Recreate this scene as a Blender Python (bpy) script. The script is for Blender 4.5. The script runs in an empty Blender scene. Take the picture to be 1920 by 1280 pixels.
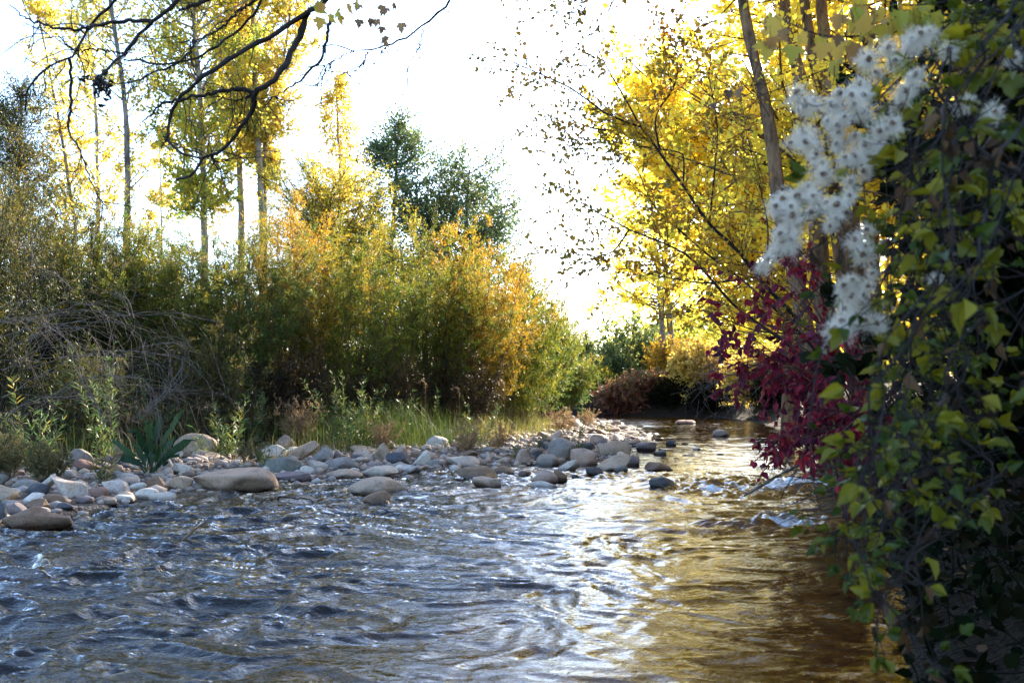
import bpy, bmesh, math
import numpy as np
from mathutils import Vector, Matrix

S = bpy.context.scene
COL = S.collection
CAM_H = 0.9
F = 1867.0            # focal length in photo pixels (35 mm lens, 1920 px wide)
HOR = 735.0           # photo row of the horizon


def at(u, v, Y):
    """world point seen at photo pixel (u, v) at distance Y"""
    return np.array([(u - 960.0) * Y / F, Y, CAM_H + (HOR - v) * Y / F])


# ------------------------------------------------------------------ noise
def _hash(ix, iy, iz, seed):
    n = (ix.astype(np.int64) * 374761393 + iy.astype(np.int64) * 668265263 +
         iz.astype(np.int64) * 1274126177 + seed * 974711) & 0xffffffff
    n = ((n ^ (n >> 13)) * 1274126177) & 0xffffffff
    n = ((n ^ (n >> 16)) * 2246822519) & 0xffffffff
    return ((n ^ (n >> 15)) & 0xffff) / 32767.5 - 1.0


def vnoise(x, y, z=None, seed=0):
    """smooth value noise in -1..1"""
    if z is None:
        z = np.zeros_like(x)
    ix, iy, iz = np.floor(x), np.floor(y), np.floor(z)
    fx, fy, fz = x - ix, y - iy, z - iz
    fx, fy, fz = [f * f * f * (f * (f * 6 - 15) + 10) for f in (fx, fy, fz)]
    r = 0
    for a in (0, 1):
        for b in (0, 1):
            for c in (0, 1):
                w = (fx if a else 1 - fx) * (fy if b else 1 - fy) * (fz if c else 1 - fz)
                r = r + w * _hash(ix + a, iy + b, iz + c, seed)
    return r


def fbm(x, y, z=None, seed=0, octs=4):
    r, a = 0, 0.55
    for o in range(octs):
        k = 2.03 ** o
        r = r + a * vnoise(x * k + 13.7 * o, y * k - 7.1 * o, None if z is None else z * k, seed + o)
        a *= 0.5
    return r


def norm(v):
    return v / np.maximum(np.linalg.norm(v, axis=-1, keepdims=True), 1e-9)


def sstep(a, b, x):
    t = np.clip((x - a) / (b - a), 0, 1)
    return t * t * (3 - 2 * t)


# ------------------------------------------------------------------ objects
def tag(o, label=None, cat=None, group=None, kind=None):
    if label: o['label'] = label
    if cat: o['category'] = cat
    if group: o['group'] = group
    if kind: o['kind'] = kind
    return o


def empty(name, loc, label, cat, group=None):
    o = bpy.data.objects.new(name, None)
    o.empty_display_size = 0.2
    COL.objects.link(o)
    o.location = [float(c) for c in loc]
    return tag(o, label, cat, group)


def mesh_obj(name, chunks, mat, parent=None, smooth=False, origin=None):
    """chunks: list of (verts (n,3), faces (m,k), rnd (m,) or None) -> ONE object"""
    vs, li, starts, rn = [], [], [], []
    nv = nl = 0
    for V, Fc, R in chunks:
        V = np.asarray(V, dtype=np.float64).reshape(-1, 3)
        Fc = np.asarray(Fc, dtype=np.int64)
        if len(V) == 0 or len(Fc) == 0:
            continue
        m, k = Fc.shape
        vs.append(V)
        li.append((Fc + nv).ravel())
        starts.append(nl + np.arange(m) * k)
        rn.append(np.zeros(m) if R is None else np.asarray(R))
        nv += len(V)
        nl += m * k
    V = np.concatenate(vs)
    if parent is not None and origin is None:
        origin = np.array(parent.location)
    if origin is not None:
        V = V - np.asarray(origin)
    li = np.concatenate(li); st = np.concatenate(starts); rn = np.concatenate(rn)
    me = bpy.data.meshes.new(name)
    me.vertices.add(len(V)); me.loops.add(len(li)); me.polygons.add(len(st))
    me.vertices.foreach_set('co', V.astype(np.float32).ravel())
    me.loops.foreach_set('vertex_index', li.astype(np.int32))
    me.polygons.foreach_set('loop_start', st.astype(np.int32))
    if smooth:
        me.polygons.foreach_set('use_smooth', np.ones(len(st), dtype=bool))
    at_ = me.attributes.new('rnd', 'FLOAT', 'FACE')
    at_.data.foreach_set('value', rn.astype(np.float32))
    me.update(calc_edges=True)
    if mat is not None:
        me.materials.append(mat)
    o = bpy.data.objects.new(name, me)
    COL.objects.link(o)
    if parent is not None:
        o.parent = parent
    elif origin is not None:
        o.location = [float(c) for c in origin]
    return o


def tubes(P, R, sides=4):
    """P (T,K,3) polylines, R (T,K) radii -> one chunk of tapering tubes"""
    P = np.asarray(P, float); R = np.asarray(R, float)
    if P.ndim == 2:
        P = P[None]; R = R[None]
    T, K, _ = P.shape
    tan = np.gradient(P, axis=1)
    tan = norm(tan)
    ref = np.where(np.abs(tan[..., 2:3]) > 0.85, np.array([1.0, 0, 0]), np.array([0, 0, 1.0]))
    ref = np.broadcast_to(ref[:, :1], tan.shape)
    a = norm(np.cross(tan, ref)); b = np.cross(tan, a)
    ang = np.arange(sides) / sides * 2 * math.pi
    V = P[:, :, None] + R[:, :, None, None] * (np.cos(ang)[None, None, :, None] * a[:, :, None] +
                                               np.sin(ang)[None, None, :, None] * b[:, :, None])
    idx = np.arange(T * K * sides).reshape(T, K, sides)
    i2 = np.roll(idx, -1, axis=2)
    Fc = np.stack([idx[:, :-1], i2[:, :-1], i2[:, 1:], idx[:, 1:]], -1).reshape(-1, 4)
    return V.reshape(-1, 3), Fc, None


def smooth_line(pts, K):
    """Catmull-Rom through pts (n,d) -> (K,d)"""
    p = np.asarray(pts, float)
    d = np.r_[0, np.cumsum(np.linalg.norm(np.diff(p, axis=0), axis=1))]
    t = np.linspace(0, d[-1], K)
    pp = np.vstack([2 * p[0] - p[1], p, 2 * p[-1] - p[-2]])
    i = np.clip(np.searchsorted(d, t, side='right') - 1, 0, len(p) - 2)
    s = ((t - d[i]) / np.maximum(d[i + 1] - d[i], 1e-9))[:, None]
    p0, p1, p2, p3 = pp[i], pp[i + 1], pp[i + 2], pp[i + 3]
    return 0.5 * (2 * p1 + (p2 - p0) * s + (2 * p0 - 5 * p1 + 4 * p2 - p3) * s ** 2 + (3 * p1 - p0 - 3 * p2 + p3) * s ** 3)


def grow(rng, start, d, L, K, wander=0.15, up=0.0):
    T = len(start)
    P = np.zeros((T, K, 3)); P[:, 0] = start
    d = norm(np.asarray(d, float).copy())
    L = np.broadcast_to(np.asarray(L, float), (T,))
    step = (L / (K - 1))[:, None]
    for k in range(1, K):
        d = norm(d + wander * rng.normal(size=(T, 3)) + np.array([0, 0, up]))
        P[:, k] = P[:, k - 1] + d * step
    return P


def along(P, which, t):
    """points and tangents on polylines P[which] at parameter t in 0..1"""
    K = P.shape[1]
    x = np.clip(t, 0, 0.9999) * (K - 1)
    i = x.astype(int); f = (x - i)[:, None]
    a, b = P[which, i], P[which, i + 1]
    return a * (1 - f) + b * f, norm(b - a)


# leaf outlines: (along, across, lift)
LEAF = {
    'blade': [(0, 0, 0), (.4, .5, .03), (1, 0, 0), (.4, -.5, .03)],
    'oval': [(0, 0, 0), (.22, .40, .05), (.55, .46, .06), (1, 0, -.04), (.55, -.46, .06), (.22, -.40, .05)],
    'lance': [(0, 0, 0), (.25, .42, .03), (.6, .36, .0), (1, 0, -.10), (.6, -.36, .0), (.25, -.42, .03)],
    'ovate': [(0, 0, 0), (.06, .22, .02), (.22, .46, .08), (.42, .50, .10), (.62, .38, .06), (.82, .18, -.03), (1, 0, -.12),
              (.82, -.18, -.03), (.62, -.38, .06), (.42, -.50, .10), (.22, -.46, .08), (.06, -.22, .02)],
    'trilobe': [(0, 0, 0), (.10, .20, .02), (.20, .55, .06), (.38, .62, .02), (.44, .36, .06), (.66, .34, .02), (.82, .16, -.04), (1, 0, -.12),
                (.82, -.16, -.04), (.66, -.34, .02), (.44, -.36, .06), (.38, -.62, .02), (.20, -.55, .06), (.10, -.20, .02)],
    'maple': [(0, 0, 0), (.02, .12, 0), (.0, .42, .04), (.16, .36, .05), (.30, .62, .0), (.38, .48, .04), (.50, .50, .0), (.46, .26, .07), (.66, .30, .03),
              (.74, .16, 0), (1, 0, -.12), (.74, -.16, 0), (.66, -.30, .03), (.46, -.26, .07), (.50, -.50, .0), (.38, -.48, .04), (.30, -.62, 0),
              (.16, -.36, .05), (.0, -.42, .04), (.02, -.12, 0)],
}


def leaf_chunk(rng, pos, d, length, width, shape, rnd, nrm=None, curl=1.0):
    N = len(pos)
    tpl = np.array(LEAF[shape], float)
    d = norm(d)
    if nrm is None:
        nrm = rng.normal(size=(N, 3)) + np.array([0, 0, 0.6])
    n = norm(nrm - (nrm * d).sum(-1, keepdims=True) * d)
    w = np.cross(n, d)
    L = np.broadcast_to(np.asarray(length, float), (N,))[:, None, None]
    W = np.broadcast_to(np.asarray(width, float), (N,))[:, None, None]
    V = pos[:, None] + d[:, None] * (tpl[None, :, 0:1] * L) + w[:, None] * (tpl[None, :, 1:2] * W) + n[:, None] * (tpl[None, :, 2:3] * L * curl)
    k = len(tpl)
    if k <= 6:
        Fc = np.arange(N * k).reshape(N, k)
        return V.reshape(-1, 3), Fc, rnd
    # long outlines: split along the midrib into two n-gons that fold a little
    h = k // 2 if shape != 'maple' else 10
    tip = [i for i in range(k) if tpl[i, 0] == 1][0]
    base = np.arange(N)[:, None] * k
    A = base + np.array(list(range(0, tip + 1)))
    B = base + np.array(list(range(tip, k)) + [0])
    if A.shape[1] == B.shape[1]:
        return V.reshape(-1, 3), np.concatenate([A, B]), np.concatenate([rnd, rnd])
    return V.reshape(-1, 3), A, rnd


# ------------------------------------------------------------------ materials
def newmat(name):
    m = bpy.data.materials.new(name)
    m.use_nodes = True
    nt = m.node_tree
    nt.nodes.clear()
    out = nt.nodes.new('ShaderNodeOutputMaterial')
    return m, nt, out


def N(nt, t, **kw):
    n = nt.nodes.new(t)
    for k, v in kw.items():
        if k in n.inputs.keys():
            n.inputs[k].default_value = v
        else:
            setattr(n, k, v)
    return n


def ramp(nt, stops, interp='LINEAR'):
    r = nt.nodes.new('ShaderNodeValToRGB')
    r.color_ramp.interpolation = interp
    e = r.color_ramp.elements
    while len(e) < len(stops):
        e.new(0.5)
    for el, (p, c) in zip(e, stops):
        el.position = p
        el.color = (c[0], c[1], c[2], 1)
    return r


def leafmat(name, cols, transl=0.45, gain=1.3, rough=0.5, spec=0.25):
    m, nt, out = newmat(name)
    a = N(nt, 'ShaderNodeAttribute', attribute_name='rnd')
    r = ramp(nt, [(i / (len(cols) - 1), c) for i, c in enumerate(cols)])
    nt.links.new(a.outputs['Fac'], r.inputs['Fac'])
    p = N(nt, 'ShaderNodeBsdfPrincipled', Roughness=rough)
    p.inputs['Specular IOR Level'].default_value = spec
    nt.links.new(r.outputs['Color'], p.inputs['Base Color'])
    t = N(nt, 'ShaderNodeBsdfTranslucent')
    g = N(nt, 'ShaderNodeMix', data_type='RGBA', blend_type='MULTIPLY')
    g.inputs[0].default_value = 1.0
    nt.links.new(r.outputs['Color'], g.inputs[6])
    g.inputs[7].default_value = (gain, gain, gain * 0.8, 1)
    nt.links.new(g.outputs[2], t.inputs['Color'])
    mx = N(nt, 'ShaderNodeMixShader', Fac=transl)
    nt.links.new(p.outputs[0], mx.inputs[1]); nt.links.new(t.outputs[0], mx.inputs[2])
    nt.links.new(mx.outputs[0], out.inputs['Surface'])
    return m


def barkmat(name, c1, c2, scale=8, stretch=0.25, rough=0.9, bump=0.6):
    m, nt, out = newmat(name)
    tc = N(nt, 'ShaderNodeTexCoord')
    mp = N(nt, 'ShaderNodeMapping'); mp.inputs['Scale'].default_value = (1, 1, stretch)
    nt.links.new(tc.outputs['Object'], mp.inputs[0])
    n = N(nt, 'ShaderNodeTexNoise', Scale=scale, Detail=6.0, Roughness=0.65)
    nt.links.new(mp.outputs[0], n.inputs['Vector'])
    r = ramp(nt, [(0.35, c1), (0.65, c2)])
    nt.links.new(n.outputs['Fac'], r.inputs['Fac'])
    p = N(nt, 'ShaderNodeBsdfPrincipled', Roughness=rough)
    p.inputs['Specular IOR Level'].default_value = 0.2
    nt.links.new(r.outputs['Color'], p.inputs['Base Color'])
    b = N(nt, 'ShaderNodeBump', Strength=bump, Distance=0.02)
    nt.links.new(n.outputs['Fac'], b.inputs['Height'])
    nt.links.new(b.outputs[0], p.inputs['Normal'])
    nt.links.new(p.outputs[0], out.inputs['Surface'])
    return m
EXPOSURE = 2.35
# ------------------------------------------------------------------ camera, sun, sky
cd = bpy.data.cameras.new('camera')
cam = bpy.data.objects.new('camera', cd)
COL.objects.link(cam)
cam.location = (0, 0, CAM_H)
cam.rotation_euler = (math.radians(90), 0, 0)
cd.sensor_width = 36.0
cd.lens = 35.0
cd.shift_y = (HOR - 640.0) / 1920.0
cd.clip_start = 0.05
cd.clip_end = 2000
cd.dof.use_dof = True
cd.dof.focus_distance = 11.0
cd.dof.aperture_fstop = 6.3
S.camera = cam

SUN_AZ, SUN_EL = math.radians(29), math.radians(27)      # azimuth from +Y towards +X
sd = Vector((math.sin(SUN_AZ) * math.cos(SUN_EL), math.cos(SUN_AZ) * math.cos(SUN_EL), math.sin(SUN_EL)))
sl = bpy.data.lights.new('sun', 'SUN')
sl.energy = 5.0
sl.angle = math.radians(0.5)
sl.color = (1.0, 0.88, 0.70)
so = bpy.data.objects.new('sun', sl)
COL.objects.link(so)
so.rotation_euler = sd.to_track_quat('Z', 'Y').to_euler()
so.location = sd * 60

w = bpy.data.worlds.new('World')
S.world = w
w.use_nodes = True
wn = w.node_tree
bg = wn.nodes['Background']
sky = wn.nodes.new('ShaderNodeTexSky')
sky.sky_type = 'NISHITA'
sky.sun_disc = False
sky.sun_elevation = SUN_EL
sky.sun_rotation = SUN_AZ
sky.air_density = 1.0
sky.dust_density = 0.9
sky.ozone_density = 3.0
wn.links.new(sky.outputs[0], bg.inputs[0])
bg.inputs[1].default_value = 0.15

S.view_settings.view_transform = 'Standard'
S.view_settings.look = 'None'
S.view_settings.gamma = 1.0
S.view_settings.exposure = EXPOSURE
S.render.engine = 'CYCLES'
S.cycles.max_bounces = 9
S.cycles.diffuse_bounces = 6
S.cycles.glossy_bounces = 3
S.cycles.transmission_bounces = 4
S.cycles.transparent_max_bounces = 8
S.cycles.caustics_reflective = False
S.cycles.caustics_refractive = False
S.cycles.sample_clamp_indirect = 6.0
S.cycles.use_denoising = True
try:
    S.cycles.denoiser = 'OPENIMAGEDENOISE'
    S.cycles.denoising_prefilter = 'ACCURATE'
    S.cycles.denoising_input_passes = 'RGB_ALBEDO_NORMAL'
except Exception:
    pass

# ------------------------------------------------------------------ the stream's shape
LEFT = np.array([(-5.5, -6), (-4.8, 0), (-4.1, 4), (-3.5, 6.2), (-3.3, 7.6), (-2.75, 8.6), (-2.2, 9.9), (-1.3, 11.0), (-0.4, 11.8), (0.5, 12.4),
                 (1.25, 13.2), (1.7, 15), (2.3, 18), (2.75, 22), (3.0, 27), (2.7, 32), (0.5, 35), (-6, 38), (-40, 44)], float)
RIGHT = np.array([(1.0, -6), (0.85, 0), (0.95, 2), (1.2, 3), (1.8, 4.6), (2.6, 7.5), (3.4, 11.2), (4.3, 13.5), (5.6, 19), (6.8, 26), (7.6, 32),
                  (7.0, 36), (3.5, 38.5), (-6, 42), (-40, 50)], float)
POLY = np.vstack([LEFT, RIGHT[::-1]])


def seg_dist(x, y, line):
    d = np.full(x.shape, 1e9)
    for a, b in zip(line[:-1], line[1:]):
        ab = b - a
        t = np.clip(((x - a[0]) * ab[0] + (y - a[1]) * ab[1]) / (ab @ ab), 0, 1)
        d = np.minimum(d, np.hypot(x - a[0] - t * ab[0], y - a[1] - t * ab[1]))
    return d


def in_poly(x, y, poly):
    c = np.zeros(x.shape, bool)
    n = len(poly)
    for i in range(n):
        a, b = poly[i], poly[(i + 1) % n]
        cond = ((a[1] > y) != (b[1] > y))
        with np.errstate(divide='ignore', invalid='ignore'):
            xi = (b[0] - a[0]) * (y - a[1]) / (b[1] - a[1] + 1e-12) + a[0]
        c ^= cond & (x < xi)
    return c


def ground_z(x, y):
    x = np.atleast_1d(np.asarray(x, float)); y = np.atleast_1d(np.asarray(y, float))
    dl, dr = seg_dist(x, y, LEFT), seg_dist(x, y, RIGHT)
    wet = in_poly(x, y, POLY)
    d = np.minimum(dl, dr)
    bed = -0.02 - 0.26 * sstep(0, 1.4, d) + 0.05 * fbm(x * 1.3, y * 1.3, seed=5, octs=3)
    bar = 0.015 + 0.045 * np.minimum(dl, 3.0) + 0.35 * sstep(3.0, 6.5, dl) + 0.5 * sstep(6, 22, dl)
    bar = bar + 0.03 * fbm(x * 0.9, y * 0.9, seed=9, octs=4) * sstep(0.1, 1.0, dl)
    bank = 0.02 + 0.75 * sstep(0.0, 1.5, dr) + 0.7 * sstep(2, 14, dr)
    bank = bank + 0.10 * fbm(x * 0.8, y * 0.8, seed=11, octs=4) * sstep(0, 1, dr)
    return np.where(wet, bed, np.where(dl < dr, bar, bank))


def gz(x, y):
    return float(ground_z(x, y)[0])


def ground_at(u, v):
    """where the photo ray through (u, v) meets the ground or the water"""
    Y = 12.0
    for _ in range(40):
        X = (u - 960) * Y / F
        z = max(gz(X, Y), 0.0)
        Yn = (CAM_H - z) * F / max(v - HOR, 3.0)
        Y = 0.5 * Y + 0.5 * Yn
    return (u - 960) * Y / F, Y, max(gz((u - 960) * Y / F, Y), 0.0)


def grid_obj(name, xs, ys, zf, mat, smooth=True):
    X, Y = np.meshgrid(xs, ys)
    Z = zf(X.ravel(), Y.ravel())
    V = np.stack([X.ravel(), Y.ravel(), Z], -1)
    idx = np.arange(X.size).reshape(X.shape)
    Fc = np.stack([idx[:-1, :-1], idx[:-1, 1:], idx[1:, 1:], idx[1:, :-1]], -1).reshape(-1, 4)
    return mesh_obj(name, [(V, Fc, None)], mat, smooth=smooth)


# ground: one sheet to the horizon
def ground_mat():
    m, nt, out = newmat('ground_soil_gravel')
    geo = N(nt, 'ShaderNodeNewGeometry')
    v1 = N(nt, 'ShaderNodeTexVoronoi', Scale=16.0)
    v2 = N(nt, 'ShaderNodeTexVoronoi', Scale=42.0)
    n1 = N(nt, 'ShaderNodeTexNoise', Scale=1.1, Detail=8.0, Roughness=0.7)
    n2 = N(nt, 'ShaderNodeTexNoise', Scale=30.0, Detail=5.0)
    for t in (v1, v2, n1, n2):
        nt.links.new(geo.outputs['Position'], t.inputs['Vector'])
    peb = ramp(nt, [(0, (.08, .06, .045)), (.3, (.16, .12, .09)), (.55, (.11, .095, .085)), (.8, (.22, .17, .135)), (1, (.06, .045, .035))])
    sep = N(nt, 'ShaderNodeSeparateColor')
    nt.links.new(v1.outputs['Color'], sep.inputs[0]); nt.links.new(sep.outputs[0], peb.inputs['Fac'])
    soil = ramp(nt, [(.3, (.008, .006, .004)), (.5, (.022, .015, .009)), (.7, (.015, .016, .006))])
    nt.links.new(n2.outputs['Fac'], soil.inputs['Fac'])
    bedc = ramp(nt, [(0, (.20, .085, .011)), (.35, (.48, .22, .03)), (.7, (.32, .14, .02)), (1, (.56, .30, .06))])
    bedd = ramp(nt, [(0, (.008, .008, .008)), (.4, (.020, .018, .014)), (.7, (.013, .012, .011)), (1, (.034, .029, .021))])
    nt.links.new(sep.outputs[1], bedd.inputs['Fac'])
    nt.links.new(sep.outputs[1], bedc.inputs['Fac'])
    # height above the water and distance from the bar choose soil / gravel / bed
    sx = N(nt, 'ShaderNodeSeparateXYZ')
    nt.links.new(geo.outputs['Position'], sx.inputs[0])
    ad = N(nt, 'ShaderNodeMath', operation='MULTIPLY_ADD')
    nt.links.new(n1.outputs['Fac'], ad.inputs[0]); ad.inputs[1].default_value = 0.22
    nt.links.new(sx.outputs[2], ad.inputs[2])
    mr = N(nt, 'ShaderNodeMapRange'); mr.inputs[1].default_value = 0.20; mr.inputs[2].default_value = 0.30
    nt.links.new(ad.outputs[0], mr.inputs[0])
    mx = N(nt, 'ShaderNodeMix', data_type='RGBA')
    ba = N(nt, 'ShaderNodeAttribute', attribute_name='bank')
    mxm = N(nt, 'ShaderNodeMath', operation='MAXIMUM')
    nt.links.new(mr.outputs[0], mxm.inputs[0]); nt.links.new(ba.outputs['Fac'], mxm.inputs[1])
    nt.links.new(mxm.outputs[0], mx.inputs[0]); nt.links.new(peb.outputs[0], mx.inputs[6]); nt.links.new(soil.outputs[0], mx.inputs[7])
    # sandy right bed with reflected tree gold painted in; elsewhere deep-water dark painted in
    sa = N(nt, 'ShaderNodeAttribute', attribute_name='gold_bed')
    ms = N(nt, 'ShaderNodeMix', data_type='RGBA')
    nt.links.new(sa.outputs['Fac'], ms.inputs[0]); nt.links.new(bedd.outputs[0], ms.inputs[6]); nt.links.new(bedc.outputs[0], ms.inputs[7])
    mb = N(nt, 'ShaderNodeMapRange'); mb.inputs[1].default_value = 0.0; mb.inputs[2].default_value = -0.06
    nt.links.new(sx.outputs[2], mb.inputs[0])
    mx2 = N(nt, 'ShaderNodeMix', data_type='RGBA')
    nt.links.new(mb.outputs[0], mx2.inputs[0]); nt.links.new(mx.outputs[2], mx2.inputs[6]); nt.links.new(ms.outputs[2], mx2.inputs[7])
    p = N(nt, 'ShaderNodeBsdfPrincipled', Roughness=0.9)
    p.inputs['Specular IOR Level'].default_value = 0.15
    nt.links.new(mx2.outputs[2], p.inputs['Base Color'])
    sm = N(nt, 'ShaderNodeMath', operation='ADD')
    nt.links.new(v1.outputs['Distance'], sm.inputs[0]); nt.links.new(v2.outputs['Distance'], sm.inputs[1])
    b = N(nt, 'ShaderNodeBump', Strength=0.8, Distance=0.05, invert=True)
    nt.links.new(sm.outputs[0], b.inputs['Height'])
    nt.links.new(b.outputs[0], p.inputs['Normal'])
    nt.links.new(p.outputs[0], out.inputs['Surface'])
    return m


xs = np.r_[np.linspace(-700, -60, 20), np.linspace(-55, -9, 60), np.linspace(-8.8, 9, 220), np.linspace(9.4, 55, 60), np.linspace(60, 700, 20)]
ys = np.r_[np.linspace(-700, -30, 18), np.linspace(-28, 1, 40), np.linspace(1.1, 45, 420), np.linspace(46, 110, 60), np.linspace(120, 900, 22)]
ground = grid_obj('ground', xs, ys, ground_z, ground_mat())
tag(ground, kind='structure')
X, Y = np.meshgrid(xs, ys); X, Y = X.ravel(), Y.ravel()
gold_bed = ground.data.attributes.new('gold_bed', 'FLOAT', 'POINT')
dr_ = seg_dist(X, Y, RIGHT)
bank = ground.data.attributes.new('bank', 'FLOAT', 'POINT')
bank.data.foreach_set('value', (dr_ < seg_dist(X, Y, LEFT)).astype(np.float32))
gold_bed.data.foreach_set('value', (sstep(2.5, 1.3, dr_ * (1 - .75 * sstep(9, 13, Y)) + .5 * fbm(X * 1.1, Y * 1.1, seed=61, octs=4))).astype(np.float32))


# water: a real rippled surface over the bed
def wave_amp(x, y):
    rif = sstep(13.4, 11.2, y + 0.25 * x) * (0.55 + 0.45 * sstep(2.2, 4.5, y))
    calm_r = 1 - 0.45 * sstep(0.1, 1.2, x - 0.10 * (y - 4)) * sstep(8.5, 6.5, y)
    far = 0.30 * sstep(22, 30, y)
    return np.maximum(rif * calm_r * (1.30 - .68 * sstep(-1.7, .1, x - .03 * (y - 5))), 0.16 + far)


def rapids(x, y):
    """broken water below the drop on the right and along the bar"""
    a = np.exp(-((y - 9.55 - 0.35 * (x - 2.4)) / 0.75) ** 2) * sstep(1.0, 2.0, x)
    b = np.exp(-((y - 6.75 - 0.10 * (x - 2)) / 0.30) ** 2) * sstep(1.0, 1.8, x) * sstep(3.0, 2.2, x)
    c = 0.6 * np.exp(-((y - 10.4 - 0.3 * x) / 0.8) ** 2) * sstep(-1.2, 0.2, x) * sstep(2.2, 1.2, x)
    return np.clip(a + b + c, 0, 1)


def water_z(x, y):
    A = wave_amp(x, y)
    q = rapids(x, y)
    wx = x + 0.32 * vnoise(x * .9, y * .9, seed=21) + 0.13 * vnoise(x * 3.1, y * 3.1, seed=22)
    wy = y + 0.32 * vnoise(x * .9, y * .9, seed=23) + 0.13 * vnoise(x * 3.1, y * 3.1, seed=24)
    # the flow runs towards the camera and a little to the left; crests lie across it
    fx, fy = 0.94 * wx - 0.34 * wy, 0.34 * wx + 0.94 * wy
    h = 0
    for lam, amp, asp, sd_ in ((1.10, .008, .45, 31), (.40, .008, .5, 32), (.21, .0125, .5, 33), (.12, .0118, .6, 34), (.07, .0074, .75, 35)):
        n = vnoise(fx / lam * asp, fy / lam, seed=sd_)
        r = 1 - 2 * np.abs(n) ** 0.8
        h = h + amp * (0.6 * r + 0.7 * n)
    br = 0.10 * fbm(x * 2.2, y * 3.0, seed=41, octs=5) + 0.045 * np.abs(vnoise(x * 9, y * 12, seed=42)) + .02 * vnoise(x * 19, y * 22, seed=44)
    # a few long folds where the flow slides over sunken stones
    fold = 0
    for (cx, cy, ang, ln, am) in ((0.95, 6.6, -0.35, .55, .07), (1.25, 4.2, -0.75, .55, .035), (0.95, 3.35, -0.6, .35, .03), (0.75, 3.8, .2, .5, .02), (-2.3, 4.9, .05, .45, .04),
                                  (-1.3, 7.3, 0.1, .5, .03), (0.3, 8.7, 0.1, .6, .035), (2.2, 9.4, 0.1, .5, .09)):
        ca, sa = math.cos(ang), math.sin(ang)
        uu, vv = (x - cx) * ca + (y - cy) * sa, -(x - cx) * sa + (y - cy) * ca
        vv = vv + .10 * vnoise(uu * 3 + cx * 9, vv * 2, seed=43)
        fold = fold + .5 * .45 * am * np.exp(-(uu / ln) ** 2) * (np.exp(-(vv / .06) ** 2) - 0.5 * np.exp(-((vv + .13) / .08) ** 2))
    return A * h * 1.55 + q * br + fold - 0.004


def water_mat():
    m, nt, out = newmat('stream_water')
    geo = N(nt, 'ShaderNodeNewGeometry')
    n1 = N(nt, 'ShaderNodeTexNoise', Scale=20.0, Detail=4.0, Roughness=0.6, Distortion=0.8)
    mp = N(nt, 'ShaderNodeMapping'); mp.inputs['Scale'].default_value = (0.55, 1.0, 1.0); mp.inputs['Rotation'].default_value = (0, 0, 0.3)
    nt.links.new(geo.outputs['Position'], mp.inputs[0]); nt.links.new(mp.outputs[0], n1.inputs['Vector'])
    ra = N(nt, 'ShaderNodeAttribute', attribute_name='rough')
    bs = N(nt, 'ShaderNodeMath', operation='MULTIPLY'); bs.inputs[1].default_value = 0.8
    nt.links.new(ra.outputs['Fac'], bs.inputs[0])
    b = N(nt, 'ShaderNodeBump', Distance=0.016)
    nt.links.new(bs.outputs[0], b.inputs['Strength'])
    nt.links.new(n1.outputs['Fac'], b.inputs['Height'])
    fr = N(nt, 'ShaderNodeFresnel', IOR=1.34)
    nt.links.new(b.outputs[0], fr.inputs['Normal'])
    tr = N(nt, 'ShaderNodeBsdfTransparent'); tr.inputs[0].default_value = (.74, .66, .50, 1)
    gl = N(nt, 'ShaderNodeBsdfGlossy', Roughness=0.03)
    gl.inputs['Color'].default_value = (1, 1, 1, 1)
    nt.links.new(b.outputs[0], gl.inputs['Normal'])
    mx = N(nt, 'ShaderNodeMixShader')
    nt.links.new(fr.outputs[0], mx.inputs[0]); nt.links.new(tr.outputs[0], mx.inputs[1]); nt.links.new(gl.outputs[0], mx.inputs[2])
    # foam where the water breaks
    fa = N(nt, 'ShaderNodeAttribute', attribute_name='foam')
    n2 = N(nt, 'ShaderNodeTexNoise', Scale=24.0, Detail=9.0, Roughness=0.9)
    mpf = N(nt, 'ShaderNodeMapping'); mpf.inputs['Scale'].default_value = (.6, 1, 1)
    nt.links.new(geo.outputs['Position'], mpf.inputs[0]); nt.links.new(mpf.outputs[0], n2.inputs['Vector'])
    mu = N(nt, 'ShaderNodeMath', operation='ADD')
    nt.links.new(fa.outputs['Fac'], mu.inputs[0]); nt.links.new(n2.outputs['Fac'], mu.inputs[1])
    mr = N(nt, 'ShaderNodeMapRange'); mr.inputs[1].default_value = .93; mr.inputs[2].default_value = 1.10; mr.inputs[4].default_value = 0.85
    nt.links.new(mu.outputs[0], mr.inputs[0])
    fo = N(nt, 'ShaderNodeBsdfPrincipled', Roughness=0.35)
    fo.inputs['Base Color'].default_value = (.72, .76, .80, 1)
    nt.links.new(b.outputs[0], fo.inputs['Normal'])
    mx2 = N(nt, 'ShaderNodeMixShader')
    nt.links.new(mr.outputs[0], mx2.inputs[0]); nt.links.new(mx.outputs[0], mx2.inputs[1]); nt.links.new(fo.outputs[0], mx2.inputs[2])
    nt.links.new(mx2.outputs[0], out.inputs['Surface'])
    return m


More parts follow.
